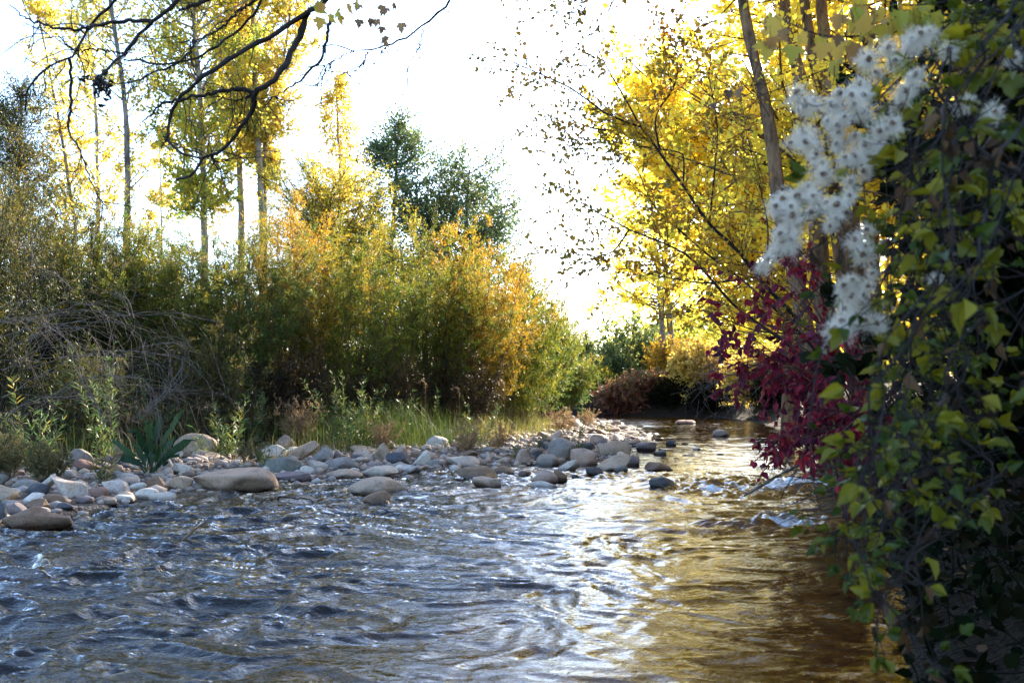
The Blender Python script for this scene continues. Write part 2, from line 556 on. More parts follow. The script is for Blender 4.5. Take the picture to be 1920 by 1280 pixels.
xs = np.r_[np.linspace(-42, -8, 60), np.linspace(-7.9, -4.0, 90), np.linspace(-3.97, 4.0, 520), np.linspace(4.05, 9.5, 120)]
yy = [1.6]
while yy[-1] < 34:
    yy.append(yy[-1] * 1.0028)
ys = np.r_[np.linspace(-6, 1.5, 60), np.array(yy), np.linspace(34.3, 52, 50)]
water = grid_obj('water', xs, ys, water_z, water_mat())
tag(water, kind='structure')
X, Y = np.meshgrid(xs, ys)
X, Y = X.ravel(), Y.ravel()
fa = water.data.attributes.new('foam', 'FLOAT', 'POINT')
q = rapids(X, Y)
foam = q * (0.30 + 0.75 * fbm(X * 2.6, Y * 3.4, seed=51, octs=4)) + 0.18 * q
fa.data.foreach_set('value', np.clip(foam * 0.9, 0, 1).astype(np.float32))
ra = water.data.attributes.new('rough', 'FLOAT', 'POINT')
ra.data.foreach_set('value', np.clip(wave_amp(X, Y) * 1.0 + q, 0, 1).astype(np.float32))
# ------------------------------------------------------------------ stones
RC = {'tan': (.37, .275, .195), 'pink': (.37, .27, .215), 'grey': (.24, .215, .195), 'pale': (.46, .395, .335), 'white': (.55, .50, .44),
      'brown': (.19, .118, .075), 'dark': (.075, .075, .085), 'purple': (.19, .148, .142), 'green': (.18, .178, .155), 'red': (.22, .12, .09)}


def rock_mat():
    m, nt, out = newmat('river_stone')
    tc = N(nt, 'ShaderNodeTexCoord')
    oi = N(nt, 'ShaderNodeObjectInfo')
    geo = N(nt, 'ShaderNodeNewGeometry')
    off = N(nt, 'ShaderNodeVectorMath', operation='MULTIPLY_ADD')
    off.inputs[1].default_value = (7, 7, 7)
    nt.links.new(oi.outputs['Random'], off.inputs[0]); nt.links.new(geo.outputs['Position'], off.inputs[2])
    n1 = N(nt, 'ShaderNodeTexNoise', Scale=5.0, Detail=6.0, Roughness=0.65)
    n2 = N(nt, 'ShaderNodeTexNoise', Scale=75.0, Detail=3.0, Roughness=0.6)
    n3 = N(nt, 'ShaderNodeTexNoise', Scale=17.0, Detail=5.0, Roughness=0.7)
    for n in (n1, n2, n3):
        nt.links.new(off.outputs[0], n.inputs['Vector'])
    r1 = ramp(nt, [(.28, (.48, .42, .38)), (.5, (1, 1, 1)), (.72, (1.0, .80, .66))])
    nt.links.new(n1.outputs['Fac'], r1.inputs['Fac'])
    r2 = ramp(nt, [(.36, (.55, .53, .52)), (.48, (1, 1, 1)), (.66, (1.0, 1.0, 1.0)), (.74, (1.0, .97, .93))])
    nt.links.new(n2.outputs['Fac'], r2.inputs['Fac'])
    a = N(nt, 'ShaderNodeMix', data_type='RGBA', blend_type='MULTIPLY'); a.inputs[0].default_value = 1
    b = N(nt, 'ShaderNodeMix', data_type='RGBA', blend_type='MULTIPLY'); b.inputs[0].default_value = 0.8
    nt.links.new(oi.outputs['Color'], a.inputs[6]); nt.links.new(r1.outputs[0], a.inputs[7])
    nt.links.new(a.outputs[2], b.inputs[6]); nt.links.new(r2.outputs[0], b.inputs[7])
    # rusty and dark lichen patches
    r3 = ramp(nt, [(.56, (0, 0, 0)), (.66, (1, 1, 1))])
    nt.links.new(n3.outputs['Fac'], r3.inputs['Fac'])
    c = N(nt, 'ShaderNodeMix', data_type='RGBA')
    f = N(nt, 'ShaderNodeMath', operation='MULTIPLY'); f.inputs[1].default_value = 0.30
    nt.links.new(r3.outputs[0], f.inputs[0]); nt.links.new(f.outputs[0], c.inputs[0])
    nt.links.new(b.outputs[2], c.inputs[6]); c.inputs[7].default_value = (.17, .115, .075, 1)
    # wet foot: darker and glossier just above the water level
    sx = N(nt, 'ShaderNodeSeparateXYZ'); nt.links.new(geo.outputs['Position'], sx.inputs[0])
    wz = N(nt, 'ShaderNodeMath', operation='MULTIPLY_ADD')
    nt.links.new(n3.outputs['Fac'], wz.inputs[0]); wz.inputs[1].default_value = -0.05
    nt.links.new(sx.outputs[2], wz.inputs[2])
    wt = N(nt, 'ShaderNodeMapRange'); wt.inputs[1].default_value = 0.035; wt.inputs[2].default_value = -0.005
    nt.links.new(wz.outputs[0], wt.inputs[0])
    d = N(nt, 'ShaderNodeMix', data_type='RGBA', blend_type='MULTIPLY')
    nt.links.new(wt.outputs[0], d.inputs[0]); nt.links.new(c.outputs[2], d.inputs[6]); d.inputs[7].default_value = (.36, .33, .34, 1)
    p = N(nt, 'ShaderNodeBsdfPrincipled')
    nt.links.new(d.outputs[2], p.inputs['Base Color'])
    ro = N(nt, 'ShaderNodeMapRange'); ro.inputs[3].default_value = 0.75; ro.inputs[4].default_value = 0.25
    nt.links.new(wt.outputs[0], ro.inputs[0]); nt.links.new(ro.outputs[0], p.inputs['Roughness'])
    p.inputs['Specular IOR Level'].default_value = 0.35
    bu = N(nt, 'ShaderNodeBump', Strength=0.7, Distance=0.015)
    ad = N(nt, 'ShaderNodeMath', operation='MULTIPLY_ADD'); ad.inputs[1].default_value = 0.35
    nt.links.new(n2.outputs['Fac'], ad.inputs[0]); nt.links.new(n3.outputs['Fac'], ad.inputs[2])
    nt.links.new(ad.outputs[0], bu.inputs['Height'])
    nt.links.new(bu.outputs[0], p.inputs['Normal'])
    nt.links.new(p.outputs[0], out.inputs['Surface'])
    return m


ROCK = rock_mat()
_bm = bmesh.new(); bmesh.ops.create_icosphere(_bm, subdivisions=5, radius=1)
ICO4 = (np.array([v.co[:] for v in _bm.verts]), np.array([[v.index for v in f.verts] for f in _bm.faces])); _bm.free()
_bm = bmesh.new(); bmesh.ops.create_icosphere(_bm, subdivisions=3, radius=1)
ICO3 = (np.array([v.co[:] for v in _bm.verts]), np.array([[v.index for v in f.verts] for f in _bm.faces])); _bm.free()


def rock_shape(seed, kind, tilt=0.0, ico=ICO4, aspect=(1, .75, .6)):
    """unit stone (bbox -1..1 in each axis) of a worn, cut kind"""
    rng = np.random.default_rng(seed)
    p = ico[0].copy()
    o = rng.uniform(-50, 50, 3)
    p = p * (1 + 0.16 * fbm(p[:, 0] * .9 + o[0], p[:, 1] * .9 + o[1], p[:, 2] * .9 + o[2], seed, 2))[:, None]
    ncut, dep = {'round': (8, .76), 'slab': (10, .70), 'wedge': (10, .62), 'pyramid': (10, .58), 'long': (9, .70), 'block': (12, .60)}[kind]
    for _ in range(ncut):
        n = norm(rng.normal(size=3)); dd = dep * rng.uniform(.85, 1.12)
        s = p @ n - dd
        k = 0.032 if kind != 'round' else .06
        sm = k * np.log1p(np.exp(np.clip(s / k, -30, 30)))        # rounded cut
        p = p - sm[:, None] * n * 0.9
    if kind == 'wedge':
        p[:, 2] = np.where(p[:, 2] > 0, p[:, 2] * (0.72 + 0.5 * p[:, 0]), p[:, 2])
    if kind == 'pyramid':
        f = 1 - 0.45 * np.clip(p[:, 2] + .1, -.3, 1)
        p[:, 0] = p[:, 0] * f + 0.12 * p[:, 2]; p[:, 1] *= f
        p[:, 2] = np.where(p[:, 2] > 0, p[:, 2] * (1 - .72 * np.clip(np.abs(p[:, 0] - .12) / .62, 0, 1)), p[:, 2])
    if kind == 'slab':
        p[:, 2] = np.sign(p[:, 2]) * np.abs(p[:, 2]) ** 0.8 * 0.8
    p = p * np.array(aspect)
    t = math.radians(tilt)
    if tilt:
        x, z = p[:, 0].copy(), p[:, 2].copy()
        p[:, 0] = x * math.cos(t) + z * math.sin(t); p[:, 2] = -x * math.sin(t) + z * math.cos(t)
    p = p * (1 + 0.035 * fbm(p[:, 0] * 3.2 + o[1], p[:, 1] * 4, p[:, 2] * 4 + o[0], seed + 3, 3))[:, None]
    lo, hi = p.min(0), p.max(0)
    return (p - (lo + hi) / 2) / ((hi - lo) / 2)


def jitter_col(c, rng, a=0.10):
    c = np.array(RC[c]) * (1 + rng.normal(0, a)) * (1 + rng.normal(0, a * .25, 3))
    return [float(v) for v in np.clip(c, .02, .75)] + [1.0]


# (left, right, top, bottom in the photo, colour, kind, roll, label)
HERO = [
    (9, 134, 947, 992, 'brown', 'pyramid', 0, 'big brown peaked rock in the water at the lower left corner of the gravel bar'),
    (-22, 15, 940, 981, 'dark', 'block', 0, 'dark rock cut by the left edge beside the big brown peaked rock'),
    (44, 92, 934, 956, 'brown', 'long', -12, 'brown flattish stone right behind the peak of the big brown rock'),
    (13, 52, 942, 967, 'purple', 'wedge', 20, 'dark purplish wedge stone left behind the big brown peaked rock'),
    (94, 163, 889, 934, 'pale', 'wedge', 24, 'large pale diamond shaped slab leaning on its edge at the left shore'),
    (70, 108, 887, 914, 'pale', 'slab', -32, 'narrow pale stone tilted up against the left of the large pale diamond slab'),
    (28, 71, 897, 918, 'grey', 'round', 0, 'rounded grey stone half under the brown weeds at the far left'),
    (53, 91, 906, 932, 'dark', 'round', -18, 'blue black rounded stone left of the large pale diamond slab'),
    (-2, 38, 914, 931, 'pale', 'slab', 0, 'pale flat stone lying at the left edge of the photo'),
    (42, 82, 923, 944, 'white', 'block', 10, 'small whitish angular stone below the blue black rounded stone'),
    (86, 128, 925, 946, 'brown', 'wedge', 18, 'brown wedge stone below the large pale diamond slab'),
    (105, 137, 941, 956, 'dark', 'round', 0, 'wet dark oval stone at the water line right of the big brown peaked rock'),
    (142, 173, 930, 944, 'purple', 'round', 0, 'wet purplish stone in the water below the right of the pale diamond slab'),
    (163, 203, 912, 934, 'red', 'round', -16, 'reddish brown rounded stone right of the large pale diamond slab'),
    (190, 245, 900, 927, 'pale', 'wedge', 16, 'pale grey stone sloping down to the right in the left shore line'),
    (214, 253, 926, 941, 'white', 'slab', 0, 'wet whitish flat stone in the water under the sloping pale grey stone'),
    (192, 220, 932, 945, 'tan', 'slab', 0, 'small wet tan stone just left of the wet whitish flat stone'),
    (252, 297, 914, 937, 'white', 'round', 0, 'left one of a pair of touching whitish stones at the water'),
    (283, 332, 921, 943, 'pale', 'wedge', 14, 'right one of a pair of touching whitish stones, sloping into the water'),
    (276, 323, 889, 919, 'brown', 'block', 0, 'brown blocky stone under the broad leaved dock plant'),
    (319, 362, 891, 919, 'tan', 'block', -20, 'tan angular stone left of the biggest tan boulder'),
    (360, 522, 876, 924, 'tan', 'wedge', 8, 'biggest tan boulder, long and smooth, lying at the water edge'),
    (119, 177, 840, 877, 'grey', 'block', 0, 'upright grey boulder beside the brown weeds at the left back'),
    (325, 410, 811, 856, 'tan', 'round', 6, 'large rounded speckled boulder standing against the green undergrowth'),
    (192, 231, 831, 852, 'purple', 'round', 0, 'purplish grey stone behind the leaves left of the dock plant'),
    (324, 362, 868, 888, 'white', 'slab', 8, 'whitish pink flat stone right of the dock plant'),
    (301, 325, 859, 884, 'white', 'round', 0, 'white rounded stone touching the right of the dock plant'),
    (218, 263, 886, 904, 'pale', 'slab', 10, 'pale low stone in front of the left foot of the dock plant'),
    (316, 345, 840, 857, 'white', 'block', 0, 'white chip of stone at the left foot of the large speckled boulder'),
    (356, 413, 844, 864, 'tan', 'slab', 6, 'layered tan slab lying in front of the large speckled boulder'),
    (194, 231, 871, 884, 'tan', 'slab', 0, 'tan flat stone left of the dock plant stems'),
    (110, 142, 881, 897, 'pale', 'round', -12, 'small pale stone perched behind the large pale diamond slab'),
    (194, 211, 853, 873, 'purple', 'round', 0, 'dark purple upright pebble left of the dock plant'),
    (205, 229, 857, 875, 'dark', 'round', 0, 'dark grey round stone beside the dark purple upright pebble'),
    (515, 552, 815, 842, 'pink', 'round', 0, 'pinkish rounded stone left of the dry tan weed clump'),
    (490, 539, 833, 855, 'white', 'round', 0, 'whitish round stone below the left of the dry tan weed clump'),
    (536, 601, 825, 859, 'tan', 'slab', -24, 'long two tone slab tilted up to the right below the dry tan weeds'),
    (574, 626, 838, 865, 'grey', 'wedge', -22, 'grey stone right behind the long two tone tilted slab'),
    (624, 653, 822, 834, 'white', 'slab', 0, 'small white flat stone on top of a brown one near the dry tan weeds'),
    (627, 648, 832, 844, 'brown', 'round', 0, 'brown stone under the small white flat stone'),
    (623, 642, 847, 863, 'purple', 'round', 0, 'round purplish cobble right of the grey tilted stones'),
    (606, 625, 853, 865, 'pink', 'round', 0, 'small pink cobble left of the round purplish cobble'),
    (495, 566, 856, 885, 'green', 'round', 5, 'low greenish grey boulder behind the biggest tan boulder'),
    (510, 588, 886, 904, 'purple', 'slab', 0, 'flat purplish stone awash right of the biggest tan boulder'),
    (560, 592, 872, 894, 'white', 'round', 0, 'whitish rounded stone behind the flat purplish stone awash'),
    (574, 616, 862, 884, 'pale', 'wedge', 12, 'pale stone with dark shaded foot right of the greenish grey boulder'),
    (607, 675, 856, 881, 'grey', 'slab', -8, 'grey purplish broad flat stone in the middle of the shore line'),
    (611, 681, 878, 898, 'tan', 'slab', 6, 'tan and white low stone in front of the grey purplish broad flat stone'),
    (677, 748, 872, 895, 'pale', 'slab', -7, 'pale slab with brown underside reaching out over the water'),
    (738, 785, 868, 885, 'white', 'slab', 0, 'whitish flat stone just right of the pale slab over the water'),
    (650, 767, 893, 927, 'tan', 'round', 6, 'broad tan mound of rock in the stream with water running over its foot'),
    (677, 734, 919, 948, 'brown', 'slab', -8, 'brown wet rock in the stream nearest below the broad tan mound'),
    (694, 743, 829, 863, 'tan', 'pyramid', 0, 'tan pointed stone like a small pyramid above the shore line'),
    (739, 764, 834, 856, 'pink', 'round', 0, 'pink stone behind the right of the tan pyramid stone'),
    (723, 770, 847, 872, 'dark', 'block', -10, 'dark blue grey blocky stone between tan pyramid and tilted white stone'),
    (765, 809, 844, 872, 'white', 'wedge', -28, 'white stone tilted up to the right with a brown end'),
    (681, 701, 838, 863, 'pale', 'block', 0, 'small upright pale stone left of the tan pyramid stone'),
    (797, 842, 816, 840, 'white', 'round', 0, 'white smooth boulder at the edge of the tall grass'),
    (806, 848, 803, 823, 'pale', 'slab', -14, 'pale slab leaning behind the white smooth boulder at the grass'),
    (853, 935, 873, 899, 'brown', 'long', 7, 'long brown purplish rock standing in the shallow rapids'),
    (923, 974, 872, 893, 'brown', 'round', 0, 'dark brown domed rock right of the long brown purplish rock'),
    (885, 940, 893, 915, 'tan', 'wedge', 16, 'tan rock sloping into the water in front of the long brown rock'),
    (996, 1047, 879, 907, 'pink', 'round', 4, 'pinkish rounded rock in the rapids, left one of a touching pair'),
    (1035, 1064, 880, 906, 'brown', 'block', 0, 'brown end rock in the rapids, right one of a touching pair'),
    (994, 1048, 901, 916, 'white', 'slab', 8, 'whitish slab under water sheen in front of the touching pair'),
    (971, 996, 882, 895, 'brown', 'slab', 0, 'small brown rock between the domed rock and the touching pair'),
    (1039, 1086, 861, 884, 'pale', 'wedge', -14, 'pale wedge rock with a dark underside at the point of the bar'),
    (1005, 1051, 850, 873, 'grey', 'round', 4, 'smooth grey egg shaped boulder below the big upright boulder'),
    (1027, 1081, 820, 864, 'grey', 'block', -38, 'big upright grey tan boulder leaning to the right on the bar'),
    (1069, 1122, 840, 872, 'pink', 'block', -12, 'pinkish hollowed boulder right of the big upright boulder'),
    (1118, 1181, 827, 857, 'tan', 'wedge', 12, 'broad tan boulder at the back right of the bar'),
    (1109, 1182, 850, 884, 'tan', 'long', -24, 'long tan brown boulder slanting up to the right at the bar tip'),
    (1174, 1200, 853, 873, 'purple', 'round', 0, 'purplish round stone at the right end of the long slanting boulder'),
    (1149, 1177, 871, 885, 'grey', 'round', 0, 'small bluish grey stone awash below the long slanting boulder'),
    (1098, 1132, 874, 892, 'dark', 'wedge', 20, 'small dark wet wedge rock in the rapids below the bar tip'),
    (1209, 1262, 866, 884, 'brown', 'slab', 8, 'low brown rock with a dark end alone in the water right of the bar'),
    (1192, 1230, 828, 844, 'purple', 'slab', 0, 'flat purplish rock in the shallows behind the bar tip'),
    (1248, 1268, 824, 835, 'dark', 'round', 0, 'small dark rock standing alone at the edge of the golden pool'),
    (835, 901, 855, 874, 'pale', 'slab', 4, 'long pale slab at the water line left of the small tan stones'),
    (1022, 1055, 805, 826, 'pale', 'slab', -26, 'pale grey stone tilted at the foot of the far grass'),
    (1060, 1101, 785, 803, 'pale', 'long', 14, 'pale log shaped boulder at the far end of the grass'),
    (966, 996, 842, 869, 'pink', 'block', 0, 'pinkish grey upright stone left of the egg shaped boulder'),
    (1106, 1135, 814, 833, 'pink', 'round', 0, 'pink rounded stone behind the broad tan boulder'),
    (1083, 1117, 829, 846, 'dark', 'slab', -10, 'dark grey flat stone behind the pinkish hollowed boulder'),
    (855, 897, 843, 858, 'brown', 'slab', -10, 'brown thin slab lying right of the tilted white stone'),
    (785, 823, 846, 866, 'pink', 'round', 0, 'pinkish stone close behind the brown end of the tilted white stone'),
    (798, 832, 860, 876, 'grey', 'slab', 0, 'grey flat stone at the water below the tilted white stone'),
    (1336, 1368, 805, 818, 'grey', 'slab', 0, 'flat grey rock breaking the surface of the golden pool'),
    (1266, 1304, 787, 795, 'red', 'slab', 0, 'reddish brown flat rock at the far end of the pool'),
    (1071, 1086, 889, 898, 'dark', 'round', 0, 'tiny dark rock poking out of the rapids below the pale wedge rock'),
    (1216, 1266, 893, 916, 'dark', 'slab', 6, 'dark sunken rock with water pouring over it in the rapids'),
]
boxes = []          # world footprints already used: x, y, radius
hero_info = []
for i, (u0, u1, v0, v1, col, kind, tilt, label) in enumerate(HERO):
    rng = np.random.default_rng(1000 + i)
    x, y, z = ground_at((u0 + u1) / 2, v1)
    sc = y / F
    wdt = (u1 - u0) * sc
    vis = max((v1 - v0) * sc, 0.03)
    dep = wdt * rng.uniform(.62, .82)
    vis = max(vis - dep * 0.35 * CAM_H / y, vis * .7)
    H = vis * 1.45 if kind != 'slab' else vis * 1.35
    me_p = rock_shape(100 + i, kind, tilt, aspect={'round': (1, .8, .7), 'slab': (1, .7, .38), 'wedge': (1, .75, .6), 'pyramid': (1, .8, .8), 'long': (1.3, .6, .55), 'block': (1, .8, .85)}[kind])
    V = me_p * np.array([wdt / 2, dep / 2, H / 2])
    yc = y + dep * .42
    loc = (( (u0 + u1) / 2 - 960) * yc / F, yc, z + vis - H / 2)
    o = mesh_obj('boulder' if wdt > .42 else 'stone', [(V, ICO4[1], None)], ROCK, smooth=True)
    o.location = loc
    o.color = jitter_col(col, rng, .05)
    tag(o, label, 'boulder' if wdt > .42 else 'stone', 'stones of the gravel bar')
    boxes.append((loc[0], loc[1], wdt * .45))
    hero_info.append(((u0 + u1) / 2, (v0 + v1) / 2, label))

# smaller stones between them: twelve kinds, copied with their own size, colour and turn
protos = []
for k in range(12):
    kind = ['block', 'slab', 'block', 'round', 'wedge', 'slab'][k % 6]
    p = rock_shape(500 + k, kind, 0, ICO3, {'round': (1, .8, .65), 'slab': (1, .75, .4), 'wedge': (1, .75, .55), 'block': (1, .8, .75)}[kind])
    me = bpy.data.meshes.new('stone')
    me.from_pydata((p * np.array([.5, .38, {'round': .27, 'slab': .16, 'wedge': .24, 'block': .27}[kind]])).tolist(), [], ICO3[1].tolist())
    me.shade_smooth(); me.materials.append(ROCK)
    protos.append((me, kind))
KW = {'round': 'rounded', 'slab': 'flat', 'block': 'blocky', 'wedge': 'wedge shaped'}
CW = {'tan': 'tan', 'pink': 'pinkish', 'grey': 'grey', 'pale': 'pale', 'white': 'whitish', 'brown': 'brown', 'dark': 'dark', 'purple': 'purplish', 'green': 'greenish grey', 'red': 'reddish'}
rng = np.random.default_rng(77)
small = []
tries = 0
while len(small) < 205 and tries < 30000:
    tries += 1
    if rng.random() < .95:
        x = rng.uniform(-7.5, 3.2); y = rng.uniform(6, 31)
    else:
        x = rng.uniform(.5, 3.4); y = rng.uniform(13, 30)
    dl = seg_dist(np.array([x]), np.array([y]), LEFT)[0]
    wet = in_poly(np.array([x]), np.array([y]), POLY)[0]
    u = 960 + x * F / y
    if not (-30 < u < 1440):
        continue
    if wet:
        lim = .45 if y < 13 else 1.6
        if dl > lim or rng.random() < .35: continue
    elif dl > (2.6 if y < 16 else 1.7) or x > 3.2 + (y > 20):
        continue
    if y > 17 and rng.random() < .35: continue
    s = float(np.clip(rng.lognormal(math.log(.17), .42), .09, .40))
    if y > 16: s *= 1.15
    if any((x - a) ** 2 + (y - b) ** 2 < (s * .40 + r) ** 2 for a, b, r in boxes):
        continue
    boxes.append((x, y, s * .38))
    small.append((x, y, s, wet))
small.sort(key=lambda t: t[1])
used = {}
HN = []
for u, v, lab in hero_info:
    words = lab.split()
    stop = [k for k, wd in enumerate(words) if wd.strip(',') in ('in', 'at', 'right', 'left', 'cut', 'behind', 'beside', 'below', 'lying', 'leaning', 'under', 'on', 'standing', 'with', 'tilted', 'half', 'perched', 'touching', 'of', 'sloping', 'reaching', 'like', 'between', 'slanting', 'alone', 'just', 'close', 'breaking', 'poking', 'awash', 'above', 'nearest', 'up', 'one', 'when', 'if')]
    cut = stop[0] if stop and stop[0] >= 2 else min(5, len(words))
    HN.append((u, v, ' '.join(words[:cut]).strip(',')))
for (x, y, s, wet) in small:
    col = str(rng.choice(['tan', 'pink', 'grey', 'pale', 'white', 'brown', 'dark', 'purple', 'green', 'red'], p=[.2, .15, .2, .13, .06, .08, .04, .08, .03, .03]))
    me, kind = protos[int(rng.integers(12))]
    z = max(gz(x, y), -.05)
    o = bpy.data.objects.new('stone', me)
    COL.objects.link(o)
    o.scale = (s * rng.uniform(.9, 1.25), s * rng.uniform(.85, 1.1), s * rng.uniform(.8, 1.25))
    o.rotation_euler = (rng.normal(0, .25), rng.normal(0, .3), rng.uniform(0, 6.28))
    o.location = (x, y, z + s * rng.uniform(.02, .11))
    o.color = jitter_col(col, rng, .12)
    u, v = 960 + x * F / y, HOR + (CAM_H - z) * F / y
    d = sorted((((u - a) ** 2 + ((v - b) * 2.2) ** 2), a, b, n) for a, b, n in HN)
    size = 'small' if s < .15 else ('middling' if s < .24 else 'sizeable')

    def rel(a, b):
        dx, dv = u - a, (v - b) * 2.2
        return ('left of' if dx < 0 else 'right of') if abs(dx) > abs(dv) else ('behind' if dv < 0 else 'in front of')
    w1 = '%s %s %s stone' % (size, CW[col], KW[kind])
    cand = ['%s %s the %s' % (w1, rel(d[0][1], d[0][2]), d[0][3]), '%s %s the %s' % (w1, rel(d[1][1], d[1][2]), d[1][3]),
            '%s between the %s and the %s' % (w1, d[0][3], d[1][3]), '%s between the %s and the %s' % (w1, d[0][3], d[2][3])]
    lab = next((c for c in cand if c not in used and len(c.split()) <= 16), cand[0])
    used[lab] = 1
    tag(o, lab, 'stone', 'stones of the gravel bar')

# pebbles and gravel nobody could count: one object
rng = np.random.default_rng(5)
pos = []
while len(pos) < 9000:
    x = rng.uniform(-8, 4, 4000); y = rng.uniform(5.5, 32, 4000)
    dl = seg_dist(x, y, LEFT); wet = in_poly(x, y, POLY)
    ok = np.where(wet, dl < .35 + .9 * (y > 13), dl < 3.0)
    for a, b in zip(x[ok], y[ok]): pos.append((a, b))
pos = np.array(pos[:9000])
_bm = bmesh.new(); bmesh.ops.create_icosphere(_bm, subdivisions=1, radius=1)
ic = (np.array([v.co[:] for v in _bm.verts]), np.array([[v.index for v in f.verts] for f in _bm.faces])); _bm.free()
n = len(pos)
s = np.clip(rng.lognormal(math.log(.032), .45, n), .012, .085)
zz = ground_z(pos[:, 0], pos[:, 1])
sc3 = s[:, None] * np.stack([rng.uniform(.8, 1.3, n), rng.uniform(.8, 1.2, n), rng.uniform(.4, .8, n)], -1)
an = rng.uniform(0, 6.28, n)
V = ic[0][None] * (1 + .12 * rng.normal(size=(n, len(ic[0]), 1))) * sc3[:, None]
V = np.stack([V[..., 0] * np.cos(an)[:, None] - V[..., 1] * np.sin(an)[:, None], V[..., 0] * np.sin(an)[:, None] + V[..., 1] * np.cos(an)[:, None], V[..., 2]], -1)
V = V + np.stack([pos[:, 0], pos[:, 1], zz + s * .2], -1)[:, None]
Fc = (np.arange(n)[:, None, None] * len(ic[0]) + ic[1][None]).reshape(-1, 3)


def pebble_mat():
    m, nt, out = newmat('pebbles')
    a = N(nt, 'ShaderNodeAttribute', attribute_name='rnd')
    r = ramp(nt, [(0, RC['dark']), (.12, RC['brown']), (.3, RC['grey']), (.5, RC['tan']), (.7, RC['pink']), (.85, RC['purple']), (1, RC['pale'])])
    nt.links.new(a.outputs['Fac'], r.inputs['Fac'])
    p = N(nt, 'ShaderNodeBsdfPrincipled', Roughness=0.75)
    nt.links.new(r.outputs[0], p.inputs['Base Color'])
    nt.links.new(p.outputs[0], out.inputs['Surface'])
    return m


gv = mesh_obj('gravel', [(V.reshape(-1, 3), Fc, np.repeat(rng.random(n), len(ic[1])))], pebble_mat(), smooth=True)
tag(gv, 'fine gravel and pebbles filling the gaps between the stones of the bar', 'gravel', kind='stuff')
# ------------------------------------------------------------------ plant materials
Y1, Y2, OR_, GR, OL, DG = (.62, .40, .035), (.50, .27, .02), (.46, .19, .02), (.085, .15, .03), (.19, .19, .03), (.035, .065, .022)
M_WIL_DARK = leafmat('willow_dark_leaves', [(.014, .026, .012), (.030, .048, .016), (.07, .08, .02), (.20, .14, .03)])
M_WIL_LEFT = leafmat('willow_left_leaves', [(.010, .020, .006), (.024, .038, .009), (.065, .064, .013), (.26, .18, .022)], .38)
M_SHADE = leafmat('shade_darkened_leaves', [(.003, .006, .003), (.007, .012, .004), (.013, .013, .005), (.022, .015, .006)], .25, 1.2, .8, .04)  # deep shade put into a near-black leaf colour
M_WIL_GREEN = leafmat('willow_green_leaves', [(.042, .092, .028), (.085, .145, .034), (.17, .19, .035), (.36, .26, .038)])
M_WIL_OLIVE = leafmat('willow_olive_leaves', [(.05, .11, .02), (.105, .165, .024), (.22, .22, .026), (.45, .30, .03)])
M_WIL_GOLD = leafmat('willow_gold_leaves', [(.09, .11, .02), (.22, .17, .022), (.42, .25, .024), (.54, .29, .028)])
M_POP_YG = leafmat('poplar_yellow_green_leaves', [(.16, .23, .045), (.34, .34, .05), (.54, .43, .06), (.64, .48, .06)], .55)
M_POP_Y = leafmat('poplar_yellow_leaves', [(.30, .33, .07), (.50, .43, .08), (.64, .48, .08), (.60, .37, .05)], .55)
M_GOLD = leafmat('golden_green_leaves', [(.22, .27, .035), (.40, .35, .04), (.55, .40, .04), (.58, .34, .04)], .6)
M_LOWSHADE = leafmat('shade_toned_brown_leaves', [(.010, .008, .005), (.024, .016, .008), (.042, .032, .011), (.10, .055, .018)], .3)  # shade of the thicket's lower half painted into the leaf colour
M_DGREEN = leafmat('dark_green_leaves', [(.045, .095, .055), (.075, .125, .06), (.125, .17, .065), (.28, .25, .06)], .45)
M_YEL = leafmat('bright_yellow_leaves', [(.58, .56, .09), (.80, .69, .10), (.85, .67, .09), (.80, .52, .06)], .66, 1.2)
M_ALDER = leafmat('alder_leaves', [(.14, .13, .03), (.32, .22, .03), (.48, .26, .03), (.42, .17, .03)], .42)
M_RED = leafmat('dogwood_red_leaves', [(.035, .009, .020), (.10, .010, .030), (.20, .013, .040), (.36, .022, .035), (.26, .13, .03)], .42, 1.2)
M_DRED = leafmat('dull_red_leaves', [(.10, .04, .045), (.19, .06, .05), (.20, .11, .05), (.13, .12, .05)], .35)
M_PALEY = leafmat('pale_yellow_leaves', [(.42, .32, .09), (.55, .42, .12), (.60, .43, .10), (.45, .28, .06)], .45)
M_CLEM = leafmat('clematis_leaves', [(.018, .038, .004), (.045, .068, .006), (.14, .13, .009), (.30, .24, .014)], .38, 1.25, .42)
M_DRY = leafmat('dry_leaves', [(.10, .055, .03), (.20, .11, .055), (.30, .18, .09), (.24, .10, .04)], .35)
M_WITHER = leafmat('withered_leaves', [(.022, .012, .006), (.05, .024, .010), (.10, .052, .02), (.07, .028, .010)], .3)
M_MAPLE = leafmat('maple_leaves', [(.26, .28, .04), (.48, .38, .06), (.56, .36, .08), (.34, .17, .06)], .5)
M_GRASS = leafmat('grass_blades', [(.032, .064, .016), (.065, .10, .02), (.17, .15, .045), (.36, .28, .12)], .4, 1.2)
M_SPROUT = leafmat('willow_sprout_leaves', [(.035, .085, .03), (.07, .13, .045), (.14, .18, .06), (.36, .26, .05)], .35, 1.2, .4, .4)
M_DOCK = leafmat('dock_leaves', [(.008, .028, .012), (.015, .045, .016), (.035, .075, .02)], .3, 1.2, .45)
M_WEED = leafmat('dry_weed', [(.18, .115, .065), (.32, .21, .12), (.42, .29, .17)], .35)
M_WEEDG = leafmat('olive_weed', [(.06, .07, .03), (.13, .12, .05), (.24, .17, .09)], .35)
B_GREY = barkmat('bark_grey', (.07, .055, .045), (.24, .20, .17), 9)
B_PALE = barkmat('bark_pale', (.12, .10, .075), (.40, .34, .26), 7)
B_DARK = barkmat('bark_dark', (.010, .008, .008), (.035, .027, .025), 14)
